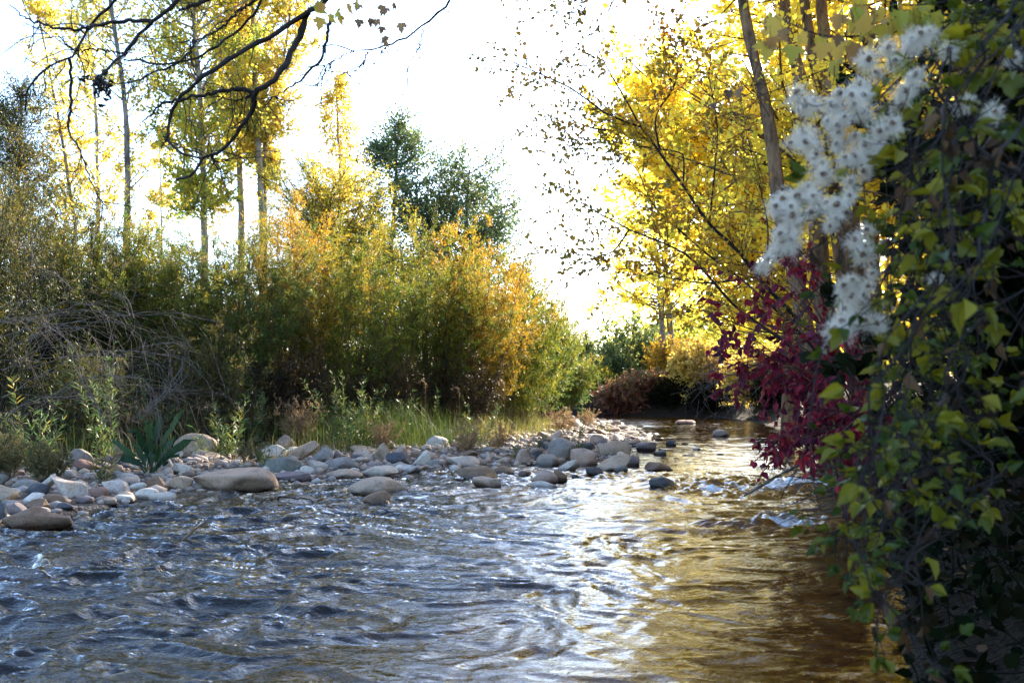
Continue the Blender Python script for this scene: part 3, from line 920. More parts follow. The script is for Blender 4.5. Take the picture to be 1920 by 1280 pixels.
B_BROWN = barkmat('bark_brown', (.05, .03, .02), (.24, .145, .085), 12, .3, bump=1.0)
B_STEM = barkmat('stem_brown', (.05, .032, .022), (.15, .09, .055), 20)
B_RSTEM = barkmat('stem_red_brown', (.05, .02, .02), (.14, .06, .045), 20)
B_TWIG = barkmat('dead_twig_grey', (.05, .04, .037), (.19, .16, .15), 20)


def split_rnd(rng, ntw, per, mix=.55, bias=0.0):
    a = np.repeat(rng.random(ntw), per)
    return np.clip(mix * a + (1 - mix) * rng.random(ntw * per) + bias, 0, 1)


def twig_leaves(rng, P, per, shape, length, width, spread=.8, up=.15, t0=.12, jit=.02, rbias=None, mix=.55, droop=0.0):
    T = len(P)
    which = np.repeat(np.arange(T), per)
    p, tan = along(P, which, t0 + (1 - t0) * rng.random(T * per))
    p = p + rng.normal(0, jit, p.shape)
    d = norm(tan + spread * rng.normal(size=p.shape) + np.array([0, 0, up - droop]))
    L = length * rng.uniform(.65, 1.25, len(p))
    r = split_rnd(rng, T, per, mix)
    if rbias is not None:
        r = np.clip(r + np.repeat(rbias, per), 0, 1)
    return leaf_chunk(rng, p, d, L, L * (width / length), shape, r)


def shrub(name, label, cat, base, height, spread, mats, seed, nst=46, ntw=12, per=34, leaf=(.06, .012), shape='blade', group=None, lean=(0, 0),
          tlen=.55, low=.28, up=.06, tspread=.75, rtop=0.25, stem_r=.012, depth=.8, foot=.25, lspread=.55):
    """many-stemmed bush: stems fan out of the foot, twigs along them, leaves along the twigs"""
    rng = np.random.default_rng(seed)
    base = np.asarray(base, float)
    root = empty(name, base, label, cat, group)
    a = rng.uniform(0, 2 * math.pi, nst); rr = np.sqrt(rng.random(nst))
    st = base + np.stack([np.cos(a) * rr * spread * foot, np.sin(a) * rr * spread * foot * depth, np.full(nst, -.05)], -1)
    out = rr * spread / height * 1.05
    d = np.stack([np.cos(a) * out + lean[0], np.sin(a) * out * depth + lean[1], np.ones(nst)], -1)
    L = height * (1.10 - .38 * rr ** 2) * rng.uniform(.74, 1.02, nst)
    P = grow(rng, st, d, L, 9, .085, up * .3)
    R = stem_r * (height / 4) * rng.uniform(.7, 1.3, nst)[:, None] * np.linspace(1, .18, 9)[None]
    which = np.repeat(np.arange(nst), ntw)
    t = low + (1 - low) * rng.random(nst * ntw) ** .85
    p, tan = along(P, which, t)
    td = tan + tspread * rng.normal(size=p.shape) + np.array([0, 0, .35])
    tl = tlen * rng.uniform(.5, 1.3, len(p)) * (1.15 - .45 * t)
    TP = grow(rng, p, td, tl, 5, .16, up)
    TR = np.full((len(p), 5), stem_r * .28) * np.linspace(1, .4, 5)[None]
    mesh_obj('stem', [tubes(P, R, 5), tubes(TP, TR, 3)], mats[1], root, smooth=True)
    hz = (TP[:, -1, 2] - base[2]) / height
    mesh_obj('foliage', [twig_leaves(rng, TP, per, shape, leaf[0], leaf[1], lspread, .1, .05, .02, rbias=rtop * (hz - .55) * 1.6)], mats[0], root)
    return root


def tree(name, label, cat, trunk, r0, crown, mats, seed, nb=60, ntw=9, per=14, leaf=(.07, .055), shape='oval', group=None, profile=None, blen=1.6, bare=None,
         t_low=.35, elev=.5, tlen=.6, r1=.25, droop=.0, tw_wander=.2, side=None, extra=None, lspread=.9):
    """trunk polyline (world), branches of length profile(t), twigs and leaves"""
    rng = np.random.default_rng(seed)
    trunk = smooth_line(np.asarray(trunk, float), 24)
    base = trunk[0]
    root = empty(name, base, label, cat, group)
    trunk_n = trunk + 0.012 * rng.normal(size=trunk.shape)
    R = r0 * (1 - (1 - r1) * np.linspace(0, 1, 24) ** .9)
    R = R * (1 + .05 * rng.normal(size=24)); R[0] *= 1.25
    T3 = trunk_n[None]
    parts = [tubes(T3, R[None], 10)]
    if extra:
        for e, er in extra:
            e = smooth_line(np.asarray(e, float), 24)
            parts.append(tubes(e[None], (er * np.linspace(1, .3, 24))[None], 8))
            T3 = np.concatenate([T3, e[None]])
    t = t_low + (1 - t_low) * rng.random(nb)
    if bare:                                   # a stretch of clean trunk
        t = np.where((t > bare[0]) & (t < bare[1]), np.where(rng.random(nb) < .55, t_low + (bare[0] - t_low) * rng.random(nb), bare[1] + (1 - bare[1]) * rng.random(nb)), t)
    wh = rng.integers(0, len(T3), nb)
    p, tan = along(T3, wh, t)
    az = rng.uniform(0, 2 * math.pi, nb)
    el = elev + rng.normal(0, .22, nb)
    d = np.stack([np.cos(az) * np.cos(el), np.sin(az) * np.cos(el), np.sin(el)], -1)
    if side is not None:
        d = d + np.asarray(side)
    f = np.array([profile((q - t_low) / (1 - t_low)) for q in t]) if profile else np.ones(nb)
    BL = blen * f * rng.uniform(.65, 1.15, nb)
    BP = grow(rng, p, d, BL, 7, .13, .03)
    Br = np.clip(BL * .013, .006, .08)[:, None] * np.linspace(1, .25, 7)[None]
    parts.append(tubes(BP, Br, 5))
    wt = np.repeat(np.arange(nb), ntw)
    tt = .2 + .8 * rng.random(nb * ntw)
    q, tan2 = along(BP, wt, tt)
    td = tan2 + .8 * rng.normal(size=q.shape) + np.array([0, 0, .2 - droop])
    TL = tlen * rng.uniform(.5, 1.3, len(q)) * (.45 + .55 * np.repeat(f, ntw))
    TP = grow(rng, q, td, TL, 5, tw_wander, -droop * .1)
    TR = np.full((len(q), 5), .005) * np.linspace(1, .5, 5)[None]
    parts.append(tubes(TP, TR, 3))
    mesh_obj('trunk', parts, mats[1], root, smooth=True)
    if per:
        rb = np.repeat(rng.normal(0, .16, nb), ntw)
        mesh_obj('crown', [twig_leaves(rng, TP, per, shape, leaf[0], leaf[1], lspread, 0, .1, .05, rbias=rb, droop=droop)], mats[0], root)
    return root


def ground_pt(u, Y):
    X = (u - 960) * Y / F
    return np.array([X, Y, gz(X, Y)])


def H(v, Y, base):
    """height over base of photo row v at distance Y"""
    return CAM_H + (HOR - v) * Y / F - base[2]


# ------------------------------------------------------------------ willows of the left bank
G_W = 'willow shrubs of the left bank'
WIL = [  # u, Y, top row, half width px, material, label, seed, kw
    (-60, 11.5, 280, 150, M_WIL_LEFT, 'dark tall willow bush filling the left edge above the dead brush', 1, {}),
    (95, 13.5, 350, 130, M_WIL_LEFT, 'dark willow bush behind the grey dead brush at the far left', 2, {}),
    (215, 14.5, 385, 120, M_WIL_OLIVE, 'olive brown willow bush under the dark leaning trunk', 3, {}),
    (330, 15.0, 418, 110, M_WIL_GREEN, 'green willow bush under the yellow green poplar with the single trunk', 4, {}),
    (440, 15.5, 412, 110, M_WIL_GREEN, 'green willow bush below the group of pale trunks', 5, {}),
    (545, 16.5, 385, 105, M_WIL_GOLD, 'orange yellow willow bush below the round golden tree', 6, {}),
    (665, 16.5, 425, 110, M_WIL_OLIVE, 'rounded yellow olive willow bush in the middle of the left bank, over the dry weeds', 7, {}),
    (795, 18.0, 432, 105, M_WIL_OLIVE, 'tall olive willow bush in front of the blue green tree', 8, {}),
    (890, 19.0, 452, 95, M_WIL_GOLD, 'orange willow bush right of the blue green tree, over the tall grass', 9, {}),
    (965, 21.5, 495, 85, M_WIL_OLIVE, 'yellow green willow bush on the sloping right end of the thicket', 10, {}),
    (1010, 25.0, 572, 70, M_WIL_GREEN, 'green willow bush last but one of the thicket towards the pool', 11, {}),
    (1052, 29.0, 655, 45, M_WIL_GREEN, 'small green willow bush at the far right end of the thicket', 12, {}),
]
for (u, Y, top, hw, mat, label, seed, kw) in WIL:
    b = ground_pt(u, Y)
    h = H(top, Y, b)
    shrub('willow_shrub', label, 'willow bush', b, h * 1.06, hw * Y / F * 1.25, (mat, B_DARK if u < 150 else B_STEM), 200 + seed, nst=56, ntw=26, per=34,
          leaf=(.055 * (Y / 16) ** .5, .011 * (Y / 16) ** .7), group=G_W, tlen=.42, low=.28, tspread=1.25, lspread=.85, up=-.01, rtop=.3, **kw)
# a second, higher row behind closes the gaps
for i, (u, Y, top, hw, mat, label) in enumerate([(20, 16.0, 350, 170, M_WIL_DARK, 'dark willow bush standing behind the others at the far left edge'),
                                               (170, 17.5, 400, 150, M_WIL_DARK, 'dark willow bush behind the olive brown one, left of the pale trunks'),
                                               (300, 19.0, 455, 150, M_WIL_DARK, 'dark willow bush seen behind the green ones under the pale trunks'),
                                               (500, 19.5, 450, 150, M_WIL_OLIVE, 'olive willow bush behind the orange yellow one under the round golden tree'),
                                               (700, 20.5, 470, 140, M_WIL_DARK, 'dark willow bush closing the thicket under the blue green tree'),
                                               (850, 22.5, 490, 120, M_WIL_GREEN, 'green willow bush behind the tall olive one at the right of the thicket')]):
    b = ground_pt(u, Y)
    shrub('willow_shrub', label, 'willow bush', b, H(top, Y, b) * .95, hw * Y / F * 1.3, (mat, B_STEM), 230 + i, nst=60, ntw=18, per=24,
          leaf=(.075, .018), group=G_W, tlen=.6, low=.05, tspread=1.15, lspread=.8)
# low fringe bushes along the thicket's foot; brown ones carry its shade as colour
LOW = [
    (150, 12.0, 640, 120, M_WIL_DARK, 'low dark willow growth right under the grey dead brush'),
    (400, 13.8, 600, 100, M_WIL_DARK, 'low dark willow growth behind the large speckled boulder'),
    (560, 15.0, 640, 95, M_LOWSHADE, 'low shade-toned brown willow growth behind the dry tan weed clump'),
    (720, 16.2, 650, 90, M_LOWSHADE, 'low shade-darkened brown willow growth behind the tall grass in the middle'),
    (860, 17.6, 650, 85, M_LOWSHADE, 'low shaded brown willow growth behind the tall grass below the tall orange bush'),
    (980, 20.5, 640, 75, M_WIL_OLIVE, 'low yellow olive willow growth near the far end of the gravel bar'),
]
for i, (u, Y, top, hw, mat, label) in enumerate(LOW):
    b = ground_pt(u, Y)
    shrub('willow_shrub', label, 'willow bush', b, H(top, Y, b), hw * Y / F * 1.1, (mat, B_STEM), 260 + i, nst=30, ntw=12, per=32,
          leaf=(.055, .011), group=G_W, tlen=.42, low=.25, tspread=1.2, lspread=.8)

# ------------------------------------------------------------------ trees behind the willows
G_P = 'trees behind the willows'


def tl(pts, Y):
    """trunk line through photo pixels at distance Y, started in the ground"""
    P = [at(u, v, Y) for u, v in pts]
    b = ground_pt(pts[0][0], Y); b[2] -= .1
    return [b] + P


tree('poplar_tree', 'slim dark trunked tree leaning left of the pale trunks, almost bare', 'tree', tl([(238, 430), (240, 330), (236, 220), (225, 120), (205, 0), (190, -140)], 24), .115, None,
     (M_POP_Y, B_GREY), 301, nb=34, ntw=6, per=9, leaf=(.085, .06), group=G_P, blen=1.3, t_low=.42, elev=.7, tlen=.6)
tree('poplar_tree', 'poplar with one pale trunk and a dense yellow green crown, left of the trunk group', 'tree', tl([(383, 450), (380, 300), (374, 170), (362, 0), (350, -230)], 27), .125, None,
     (M_POP_YG, B_PALE), 302, nb=150, ntw=11, per=17, leaf=(.09, .07), group=G_P, blen=2.0, t_low=.34, elev=.55, profile=lambda s: .45 + .75 * math.sin(min(1, s + .12) * 2.4) ** 2)
tree('poplar_tree', 'poplar with a straight pale trunk, left one of the trunk group', 'tree', tl([(452, 440), (449, 300), (447, 200), (456, 0), (460, -260)], 30), .14, None,
     (M_POP_YG, B_PALE), 303, nb=130, ntw=10, per=15, leaf=(.095, .075), group=G_P, blen=1.7, t_low=.42, elev=.6, profile=lambda s: .35 + .8 * s)
tree('poplar_tree', 'poplar with two pale stems, right one of the trunk group', 'tree', tl([(492, 440), (486, 300), (480, 200), (472, 0), (462, -240)], 28), .13, None,
     (M_POP_Y, B_PALE), 304, nb=130, ntw=10, per=15, leaf=(.09, .07), group=G_P, blen=1.55, t_low=.46, elev=.65, profile=lambda s: .45 + .6 * s,
     extra=[(tl([(497, 440), (496, 300), (503, 220), (522, 150), (540, 60), (548, -60)], 28.3), .09)])
tree('poplar_tree', 'thin sunlit orange trunk with a sparse orange yellow crown, far left', 'tree', tl([(184, 440), (183, 330), (178, 180), (165, 60), (150, -60)], 34), .10, None,
     (M_POP_Y, B_PALE), 305, nb=52, ntw=8, per=13, leaf=(.11, .085), group=G_P, blen=1.7, t_low=.36, elev=.6)
tree('poplar_tree', 'sparse yellow poplar with thin leaning stems at the left edge', 'tree', tl([(140, 450), (128, 340), (108, 220), (82, 80), (70, 20)], 27), .075, None,
     (M_POP_Y, B_GREY), 306, nb=60, ntw=7, per=12, leaf=(.085, .06), group=G_P, blen=1.25, t_low=.30, elev=.6, profile=lambda s: 1.0 - .65 * s)
tree('poplar_tree', 'pale yellow young poplar seen in the gap between the dark trunk and the trunk group', 'tree', tl([(303, 450), (301, 380), (300, 300), (297, 250)], 38), .06, None,
     (M_POP_Y, B_PALE), 307, nb=44, ntw=7, per=14, leaf=(.11, .085), group=G_P, blen=1.2, t_low=.2, elev=.55, profile=lambda s: 1.0 - .6 * s)
tree('poplar_tree', 'narrow golden spire shaped tree standing behind the round golden tree', 'tree', tl([(640, 450), (638, 330), (634, 240), (628, 145)], 31), .09, None,
     (M_POP_Y, B_PALE), 308, nb=90, ntw=9, per=11, leaf=(.085, .06), group=G_P, blen=1.35, t_low=.30, elev=.5, tlen=.6, profile=lambda s: 1.1 - .85 * s)
tree('willow_tree', 'tall sparse dark leaved tree rising above the bushes at the left edge', 'tree', tl([(30, 470), (32, 380), (36, 300), (40, 200)], 19), .06, None,
     (M_WIL_LEFT, B_GREY), 309, nb=100, ntw=10, per=24, leaf=(.075, .018), shape='blade', group=G_P, blen=1.15, t_low=.35, elev=.75, profile=lambda s: 1.1 - .6 * s)
tree('willow_tree', 'round golden tree crown in front of the spire shaped tree', 'tree', tl([(618, 520), (616, 470), (612, 420), (610, 370)], 22), .09, None,
     (M_GOLD, B_STEM), 310, nb=150, ntw=15, per=17, leaf=(.078, .018), shape='blade', group=G_P, blen=1.5, t_low=.36, elev=.4, tlen=.6, profile=lambda s: .8 + .35 * math.sin(3.1 * s))
tree('alder_tree', 'sparse blue green tree rising behind the willows, with a thin pointed top', 'tree', tl([(735, 470), (738, 400), (742, 320), (748, 238)], 25), .09, None,
     (M_DGREEN, B_GREY), 311, nb=150, ntw=11, per=14, leaf=(.075, .045), group=G_P, tlen=.8, blen=2.2, t_low=.12, elev=.3, profile=lambda s: 1.05 - .8 * s)
tree('alder_tree', 'wide blue green tree with a flat open top, over the orange willow bush', 'tree', tl([(868, 500), (872, 440), (876, 370), (880, 318)], 26), .10, None,
     (M_DGREEN, B_GREY), 312, nb=170, ntw=11, per=16, leaf=(.075, .045), group=G_P, tlen=.8, blen=1.9, t_low=.30, elev=.3, profile=lambda s: 1.0 - .35 * s)
tree('alder_tree', 'small sparse dark green tree on the descending edge of the thicket', 'tree', tl([(985, 620), (990, 570), (994, 520)], 27), .05, None,
     (M_DGREEN, B_GREY), 313, nb=50, ntw=7, per=13, leaf=(.08, .05), group=G_P, blen=.95, t_low=.25, elev=.5, profile=lambda s: 1.0 - .5 * s)

# ------------------------------------------------------------------ bushes and trees beyond the bend
G_F = 'bushes at the far bend'
FAR = [
    (1082, 46, 625, 42, M_DGREEN, 'dark green far bush with a sunlit top, left under the gap of sky', 'oval', (.10, .06)),
    (1108, 40.5, 690, 40, M_WIL_OLIVE, 'low olive far bush standing at the bend left of the dull red bush', 'blade', (.10, .03)),
    (1150, 42, 648, 45, M_DGREEN, 'grey green far bush just right of the lowest gap of sky', 'oval', (.10, .06)),
    (1196, 44, 585, 55, M_DGREEN, 'tall grey green far bush at the left of the yellow trees', 'oval', (.10, .06)),
    (1215, 39, 700, 62, M_DRED, 'dull dark red bush on the far bank over the water', 'oval', (.09, .05)),
    (1265, 41, 640, 55, M_WIL_GOLD, 'brownish orange far bush under the pair of far trunks', 'oval', (.10, .05)),
    (1315, 37.6, 640, 62, M_PALEY, 'pale yellow leaved far bush hanging over the bank right of the dull red bush', 'oval', (.12, .08)),
    (1375, 36, 670, 55, M_DRY, 'grey brown twiggy far bush with few leaves behind the hanging red leaves', 'oval', (.08, .05)),
    (1430, 33, 655, 60, M_PALEY, 'faded yellow far bush half hidden by the red dogwood', 'oval', (.10, .07)),
    (1165, 38.5, 715, 45, M_DRED, 'dark brownish red low bush at the bend right of the low olive bush', 'oval', (.08, .05)),
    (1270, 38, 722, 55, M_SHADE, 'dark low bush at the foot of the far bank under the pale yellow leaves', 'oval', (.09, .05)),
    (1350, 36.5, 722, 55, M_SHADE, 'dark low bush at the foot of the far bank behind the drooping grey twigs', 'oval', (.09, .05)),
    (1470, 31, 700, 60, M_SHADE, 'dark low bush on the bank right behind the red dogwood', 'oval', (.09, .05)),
]
for i, (u, Y, top, hw, mat, label, shp, lf) in enumerate(FAR):
    b = ground_pt(u, Y)
    shrub('bush', label, 'bush', b, H(top, Y, b), hw * Y / F * 1.15, (mat, B_STEM), 330 + i, nst=52, ntw=16, per=22 if u != 1375 else 6, leaf=lf, shape=shp, group=G_F, tlen=.75, low=.06, lspread=.9, tspread=1.1)

# ------------------------------------------------------------------ yellow trees of the right bank
G_Y = 'yellow trees of the right bank'
tree('cottonwood_tree', 'yellow tree with the thick brown leaning trunk right of the open sky', 'tree',
     [ground_pt(1560, 12.5), at(1500, 560, 12.5), at(1462, 400, 12.6), at(1452, 300, 12.7), at(1437, 200, 12.8), at(1415, 110, 12.9), at(1393, 0, 13), at(1365, -250, 13.3), at(1340, -520, 13.5)], .125, None,
     (M_YEL, B_BROWN), 401, nb=60, ntw=9, per=11, leaf=(.085, .065), group=G_Y, blen=2.3, t_low=.66, elev=.25, droop=.25, profile=lambda s: .5 + .7 * math.sin(3.0 * min(1, s + .05)))
tree('cottonwood_tree', 'yellow tree with rough brown bark, left of the two close upper trunks', 'tree',
     [ground_pt(1570, 14), at(1515, 250, 14), at(1495, 130, 14), at(1478, 70, 14), at(1470, 0, 14), at(1455, -300, 14.2)], .17, None,
     (M_YEL, B_BROWN), 402, nb=70, ntw=9, per=12, bare=(.50, .86), leaf=(.085, .065), group=G_Y, blen=2.2, t_low=.36, elev=.3, droop=.2)
tree('cottonwood_tree', 'yellow tree with two rough trunks behind the white seed heads', 'tree',
     [ground_pt(1640, 14.5), at(1575, 250, 14.5), at(1553, 110, 14.5), at(1538, 0, 14.5), at(1520, -300, 14.7)], .18, None,
     (M_YEL, B_BROWN), 403, nb=80, ntw=9, per=12, bare=(.50, .86), leaf=(.085, .065), group=G_Y, blen=2.2, t_low=.34, elev=.3, droop=.2,
     extra=[([ground_pt(1620, 14.8), at(1545, 220, 14.8), at(1522, 90, 14.8), at(1508, 0, 14.8), at(1480, -260, 15)], .16)])
tree('cottonwood_tree', 'broad glowing yellow tree behind the thin leaning alder stems', 'tree',
     [ground_pt(1535, 21), at(1470, 600, 21), at(1370, 440, 21), at(1280, 300, 21), at(1225, 160, 21)], .15, None,
     (M_YEL, B_GREY), 404, nb=150, ntw=11, per=18, leaf=(.10, .08), group=G_Y, blen=2.7, t_low=.22, elev=.35, profile=lambda s: 1.0 - .45 * s)
tree('cottonwood_tree', 'glowing yellow tree with a pair of dark trunks over the far bushes', 'tree',
     [ground_pt(1243, 41), at(1241, 620, 41), at(1236, 540, 41), at(1225, 420, 41), at(1215, 320, 41)], .15, None,
     (M_YEL, B_GREY), 405, nb=130, ntw=10, per=15, leaf=(.12, .095), group=G_Y, blen=3.4, t_low=.30, elev=.3, profile=lambda s: .95 - .35 * s,
     extra=[([ground_pt(1262, 41.5), at(1257, 620, 41.5), at(1249, 540, 41.5), at(1250, 400, 41.5), at(1262, 280, 41.5)], .16)])
tree('cottonwood_tree', 'yellow tree filling the view right of the leaning trunk', 'tree',
     [ground_pt(1480, 20), at(1475, 450, 20), at(1470, 250, 20), at(1460, 60, 20), at(1450, -100, 20)], .16, None,
     (M_YEL, B_BROWN), 406, nb=120, ntw=10, per=14, leaf=(.10, .08), group=G_Y, blen=2.6, t_low=.18, elev=.3, profile=lambda s: 1.0 - .35 * s)
tree('cottonwood_tree', 'yellow tree showing between the white seed heads and the dark vine', 'tree',
     [ground_pt(1640, 17), at(1635, 450, 17), at(1630, 200, 17), at(1620, 0, 17), at(1600, -250, 17)], .16, None,
     (M_YEL, B_BROWN), 407, nb=120, ntw=10, per=13, leaf=(.10, .08), group=G_Y, blen=2.4, t_low=.15, elev=.3)
# the rest of that bank's wood: it stands beyond the right edge of the photo and shades the stream
for i, (x, y, h, rb) in enumerate([(9.5, 13.5, 9.5, 2.7), (7.5, 8.5, 8.5, 2.5), (9.5, 19.5, 10, 2.6), (6.0, 4.0, 7.5, 2.3), (10, 6.0, 10, 3.0), (9.6, 27, 9, 2.6), (6.7, 11.6, 8.5, 2.0), (5.6, 8.0, 6.5, 1.5)]):
    b = np.array([x, y, gz(x, y)])
    tree('cottonwood_tree', 'yellow leaved tree of the shady wood along the right bank', 'tree', [b, b + [.2, .1, h * .4], b + [-.1, .2, h * .75], b + [.1, 0, h]], .17, None, (M_YEL, B_BROWN), 420 + i,
         nb=120, ntw=9, per=15, leaf=(.15, .12), group=G_Y, blen=rb, t_low=.12, elev=.3, profile=lambda s: 1.0 - .4 * s)

# ------------------------------------------------------------------ far wood closing the horizon
rng = np.random.default_rng(9)
n = 130
ang = rng.uniform(-1.25, 1.25, n); dist = rng.uniform(58, 120, n)
bx, by = np.sin(ang) * dist, np.cos(ang) * dist
keep = ~((np.abs(bx / by - (1095 - 960) / F) < .055))
bx, by = bx[keep], by[keep]
hz_ = rng.uniform(3, 6.5, len(bx)) * (1 + .5 * (bx > 8))
ch = []
for x, y, h in zip(bx, by, hz_):
    m = 1500
    g = rng.normal(size=(m, 3)); g = norm(g) * rng.random((m, 1)) ** .4
    lump = 1 + .35 * vnoise(g[:, 0] * 2.3 + x, g[:, 1] * 2.3, g[:, 2] * 2.3, 3)
    p = np.array([x, y, 1.0 + h * .5]) + g * lump[:, None] * np.array([h * .62, h * .62, h * .52])
    ch.append(leaf_chunk(rng, p, rng.normal(size=(m, 3)), .34, .28, 'oval', np.clip(rng.random() * .6 + .4 * rng.random(m), 0, 1)))
fw = mesh_obj('distant_wood', ch, M_POP_YG)
tag(fw, 'far strip of olive and yellow woodland closing the horizon', 'wood', kind='stuff')
# ------------------------------------------------------------------ thin leaning alder over the pool
rng = np.random.default_rng(601)
YA = 8.6
b = ground_pt(1660, YA)
root = empty('alder_tree', b, 'thin stemmed alder leaning left over the stream with small sparse brownish leaves', 'tree')
lines = [[(1640, 770), (1522, 628), (1431, 531), (1381, 467), (1330, 420), (1280, 346), (1238, 289), (1201, 238), (1144, 218), (1070, 165), (1010, 138), (965, 118)],
         [(1201, 238), (1175, 190), (1140, 130), (1117, 84), (1100, 40), (1080, -20)],
         [(1600, 740), (1500, 625), (1391, 524), (1340, 487), (1280, 437), (1225, 385), (1195, 320), (1160, 290)],
         [(1560, 720), (1470, 640), (1380, 575), (1290, 480), (1180, 430), (1090, 380), (1050, 350)],
         [(1281, 346), (1282, 300), (1270, 285), (1200, 275), (1120, 262), (1060, 268)],
         [(1330, 420), (1340, 320), (1345, 240), (1330, 150), (1310, 80)],
         [(1431, 531), (1440, 430), (1420, 330), (1400, 250), (1390, 190)],
         [(1238, 289), (1230, 220), (1265, 160), (1270, 100), (1250, 70)],
         [(1150, 245), (1110, 240), (1070, 225), (1035, 215)],
         [(1180, 430), (1150, 470), (1110, 480), (1070, 470)],
         [(1391, 524), (1320, 530), (1250, 520), (1180, 505), (1130, 500)],
         [(1500, 625), (1420, 620), (1340, 590), (1270, 570)]]
parts, BPs = [], []
for k, ln in enumerate(lines):
    Ys = YA + np.linspace(0, (-1) ** k * .5 * (k > 0), len(ln)) + (0 if k < 2 else rng.normal(0, .25))
    P = np.array([at(u, v, yv) for (u, v), yv in zip(ln, Ys)])
    if k == 0: P = np.vstack([b - [0, 0, .1], P])
    P = smooth_line(P, 30)
    r0 = .026 if k == 0 else (.017 if k in (2, 3) else .009)
    parts.append(tubes(P[None], (r0 * np.linspace(1, .18, 30))[None], 6))
    BPs.append(P)
BP = np.array(BPs)
nt_ = 410
wh = rng.choice(len(BP), nt_, p=np.array([.2, .08, .12, .13, .07, .08, .07, .06, .04, .05, .06, .04]))
p, tan = along(BP, wh, .30 + .70 * rng.random(nt_))
TP = grow(rng, p, tan * .7 + .7 * rng.normal(size=p.shape) * [1, .8, 1] + [-.25, 0, .05], rng.uniform(.2, .62, nt_), 6, .2, 0)
parts.append(tubes(TP, np.full((nt_, 6), .0035) * np.linspace(1, .4, 6)[None], 3))
mesh_obj('trunk', parts, B_DARK, root, smooth=True)
mesh_obj('crown', [twig_leaves(rng, TP, 14, 'oval', .042, .030, .9, -.1, .1, .015)], M_ALDER, root)

# ------------------------------------------------------------------ red dogwood
rng = np.random.default_rng(611)
b = ground_pt(1655, 6.6)
b[2] = max(b[2], .1)
root = empty('red_dogwood', b, 'dark red leaved dogwood bush hanging over the pool on the right bank', 'bush')
ends = [(1415, 470), (1440, 445), (1385, 520), (1475, 430), (1450, 520), (1500, 470), (1340, 680), (1360, 640), (1400, 560), (1430, 500), (1460, 470), (1400, 700), (1380, 730), (1420, 770), (1450, 800), (1470, 830), (1440, 850), (1500, 560), (1520, 620), (1480, 650),
        (1540, 700), (1560, 780), (1510, 740), (1500, 820), (1590, 640), (1420, 640), (1440, 600), (1390, 590), (1290, 600), (1330, 560), (1550, 850), (1600, 720), (1460, 720), (1430, 700), (1350, 700),
        (1480, 780), (1520, 860), (1620, 800), (1590, 840)]
P0 = []
for k, (u, v) in enumerate(ends):
    Ye = 6.5 + rng.normal(0, .7)
    e = at(u, v, Ye)
    s = b + rng.normal(0, .12, 3) * [1, 1, 0]
    mid = s * .5 + e * .5 + [0.05, 0, .30 + .15 * rng.random()]
    P0.append(smooth_line([s, s * .75 + e * .25 + [0, 0, .32], mid, e], 14))
P0 = np.array(P0)
parts = [tubes(P0, (.009 * rng.uniform(.7, 1.4, len(P0)))[:, None] * np.linspace(1, .25, 14)[None], 5)]
nt_ = 250
wh = rng.integers(0, len(P0), nt_)
p, tan = along(P0, wh, .42 + .58 * rng.random(nt_) ** .7)
TP = grow(rng, p, tan * .6 + .75 * rng.normal(size=p.shape) + [-.1, 0, -.1], rng.uniform(.12, .38, nt_), 5, .18, -.08)
parts.append(tubes(TP, np.full((nt_, 5), .0028), 3))
mesh_obj('stem', parts, B_RSTEM, root, smooth=True)
nl = 12
wh = np.repeat(np.arange(nt_), nl)
p, tan = along(TP, wh, rng.random(nt_ * nl))
d = norm(.5 * tan + .55 * rng.normal(size=p.shape) + [0, 0, -.75])
L = .058 * rng.uniform(.6, 1.2, len(p))
mesh_obj('foliage', [leaf_chunk(rng, p, d, L, L * .60, 'ovate', np.clip(split_rnd(rng, nt_, nl, .4) * .93, 0, 1))], M_RED, root)

# ------------------------------------------------------------------ shady thicket behind the vine
b = np.array([3.7, 5.2, gz(3.7, 5.2)])
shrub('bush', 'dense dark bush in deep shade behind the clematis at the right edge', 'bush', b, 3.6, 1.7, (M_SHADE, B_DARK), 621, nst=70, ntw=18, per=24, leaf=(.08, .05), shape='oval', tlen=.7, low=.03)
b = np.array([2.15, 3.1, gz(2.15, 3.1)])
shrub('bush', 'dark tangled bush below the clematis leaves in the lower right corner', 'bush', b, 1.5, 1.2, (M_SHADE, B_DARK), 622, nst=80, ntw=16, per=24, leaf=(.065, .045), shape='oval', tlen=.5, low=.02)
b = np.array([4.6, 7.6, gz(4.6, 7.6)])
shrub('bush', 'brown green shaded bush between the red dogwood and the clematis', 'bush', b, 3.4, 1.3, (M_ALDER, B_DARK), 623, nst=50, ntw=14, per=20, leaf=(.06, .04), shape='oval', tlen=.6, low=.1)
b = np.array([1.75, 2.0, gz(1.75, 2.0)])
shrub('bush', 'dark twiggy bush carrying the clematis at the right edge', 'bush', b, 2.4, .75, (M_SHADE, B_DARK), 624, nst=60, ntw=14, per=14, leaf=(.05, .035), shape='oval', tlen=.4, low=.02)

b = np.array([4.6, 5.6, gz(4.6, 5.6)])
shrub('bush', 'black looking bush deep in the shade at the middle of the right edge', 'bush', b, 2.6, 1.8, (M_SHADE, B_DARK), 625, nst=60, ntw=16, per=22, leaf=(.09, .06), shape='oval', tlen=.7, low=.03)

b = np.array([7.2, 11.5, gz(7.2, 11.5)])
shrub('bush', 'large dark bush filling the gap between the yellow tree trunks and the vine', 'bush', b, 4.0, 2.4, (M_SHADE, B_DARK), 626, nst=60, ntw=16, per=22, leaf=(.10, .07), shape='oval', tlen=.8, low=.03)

# ------------------------------------------------------------------ clematis vine with white seed heads
rng = np.random.default_rng(631)
b = np.array([1.35, 1.9, gz(1.35, 1.9)])
vine = empty('clematis_vine', b, 'clematis vine with yellow green leaves and fluffy white seed heads in the right foreground', 'vine')


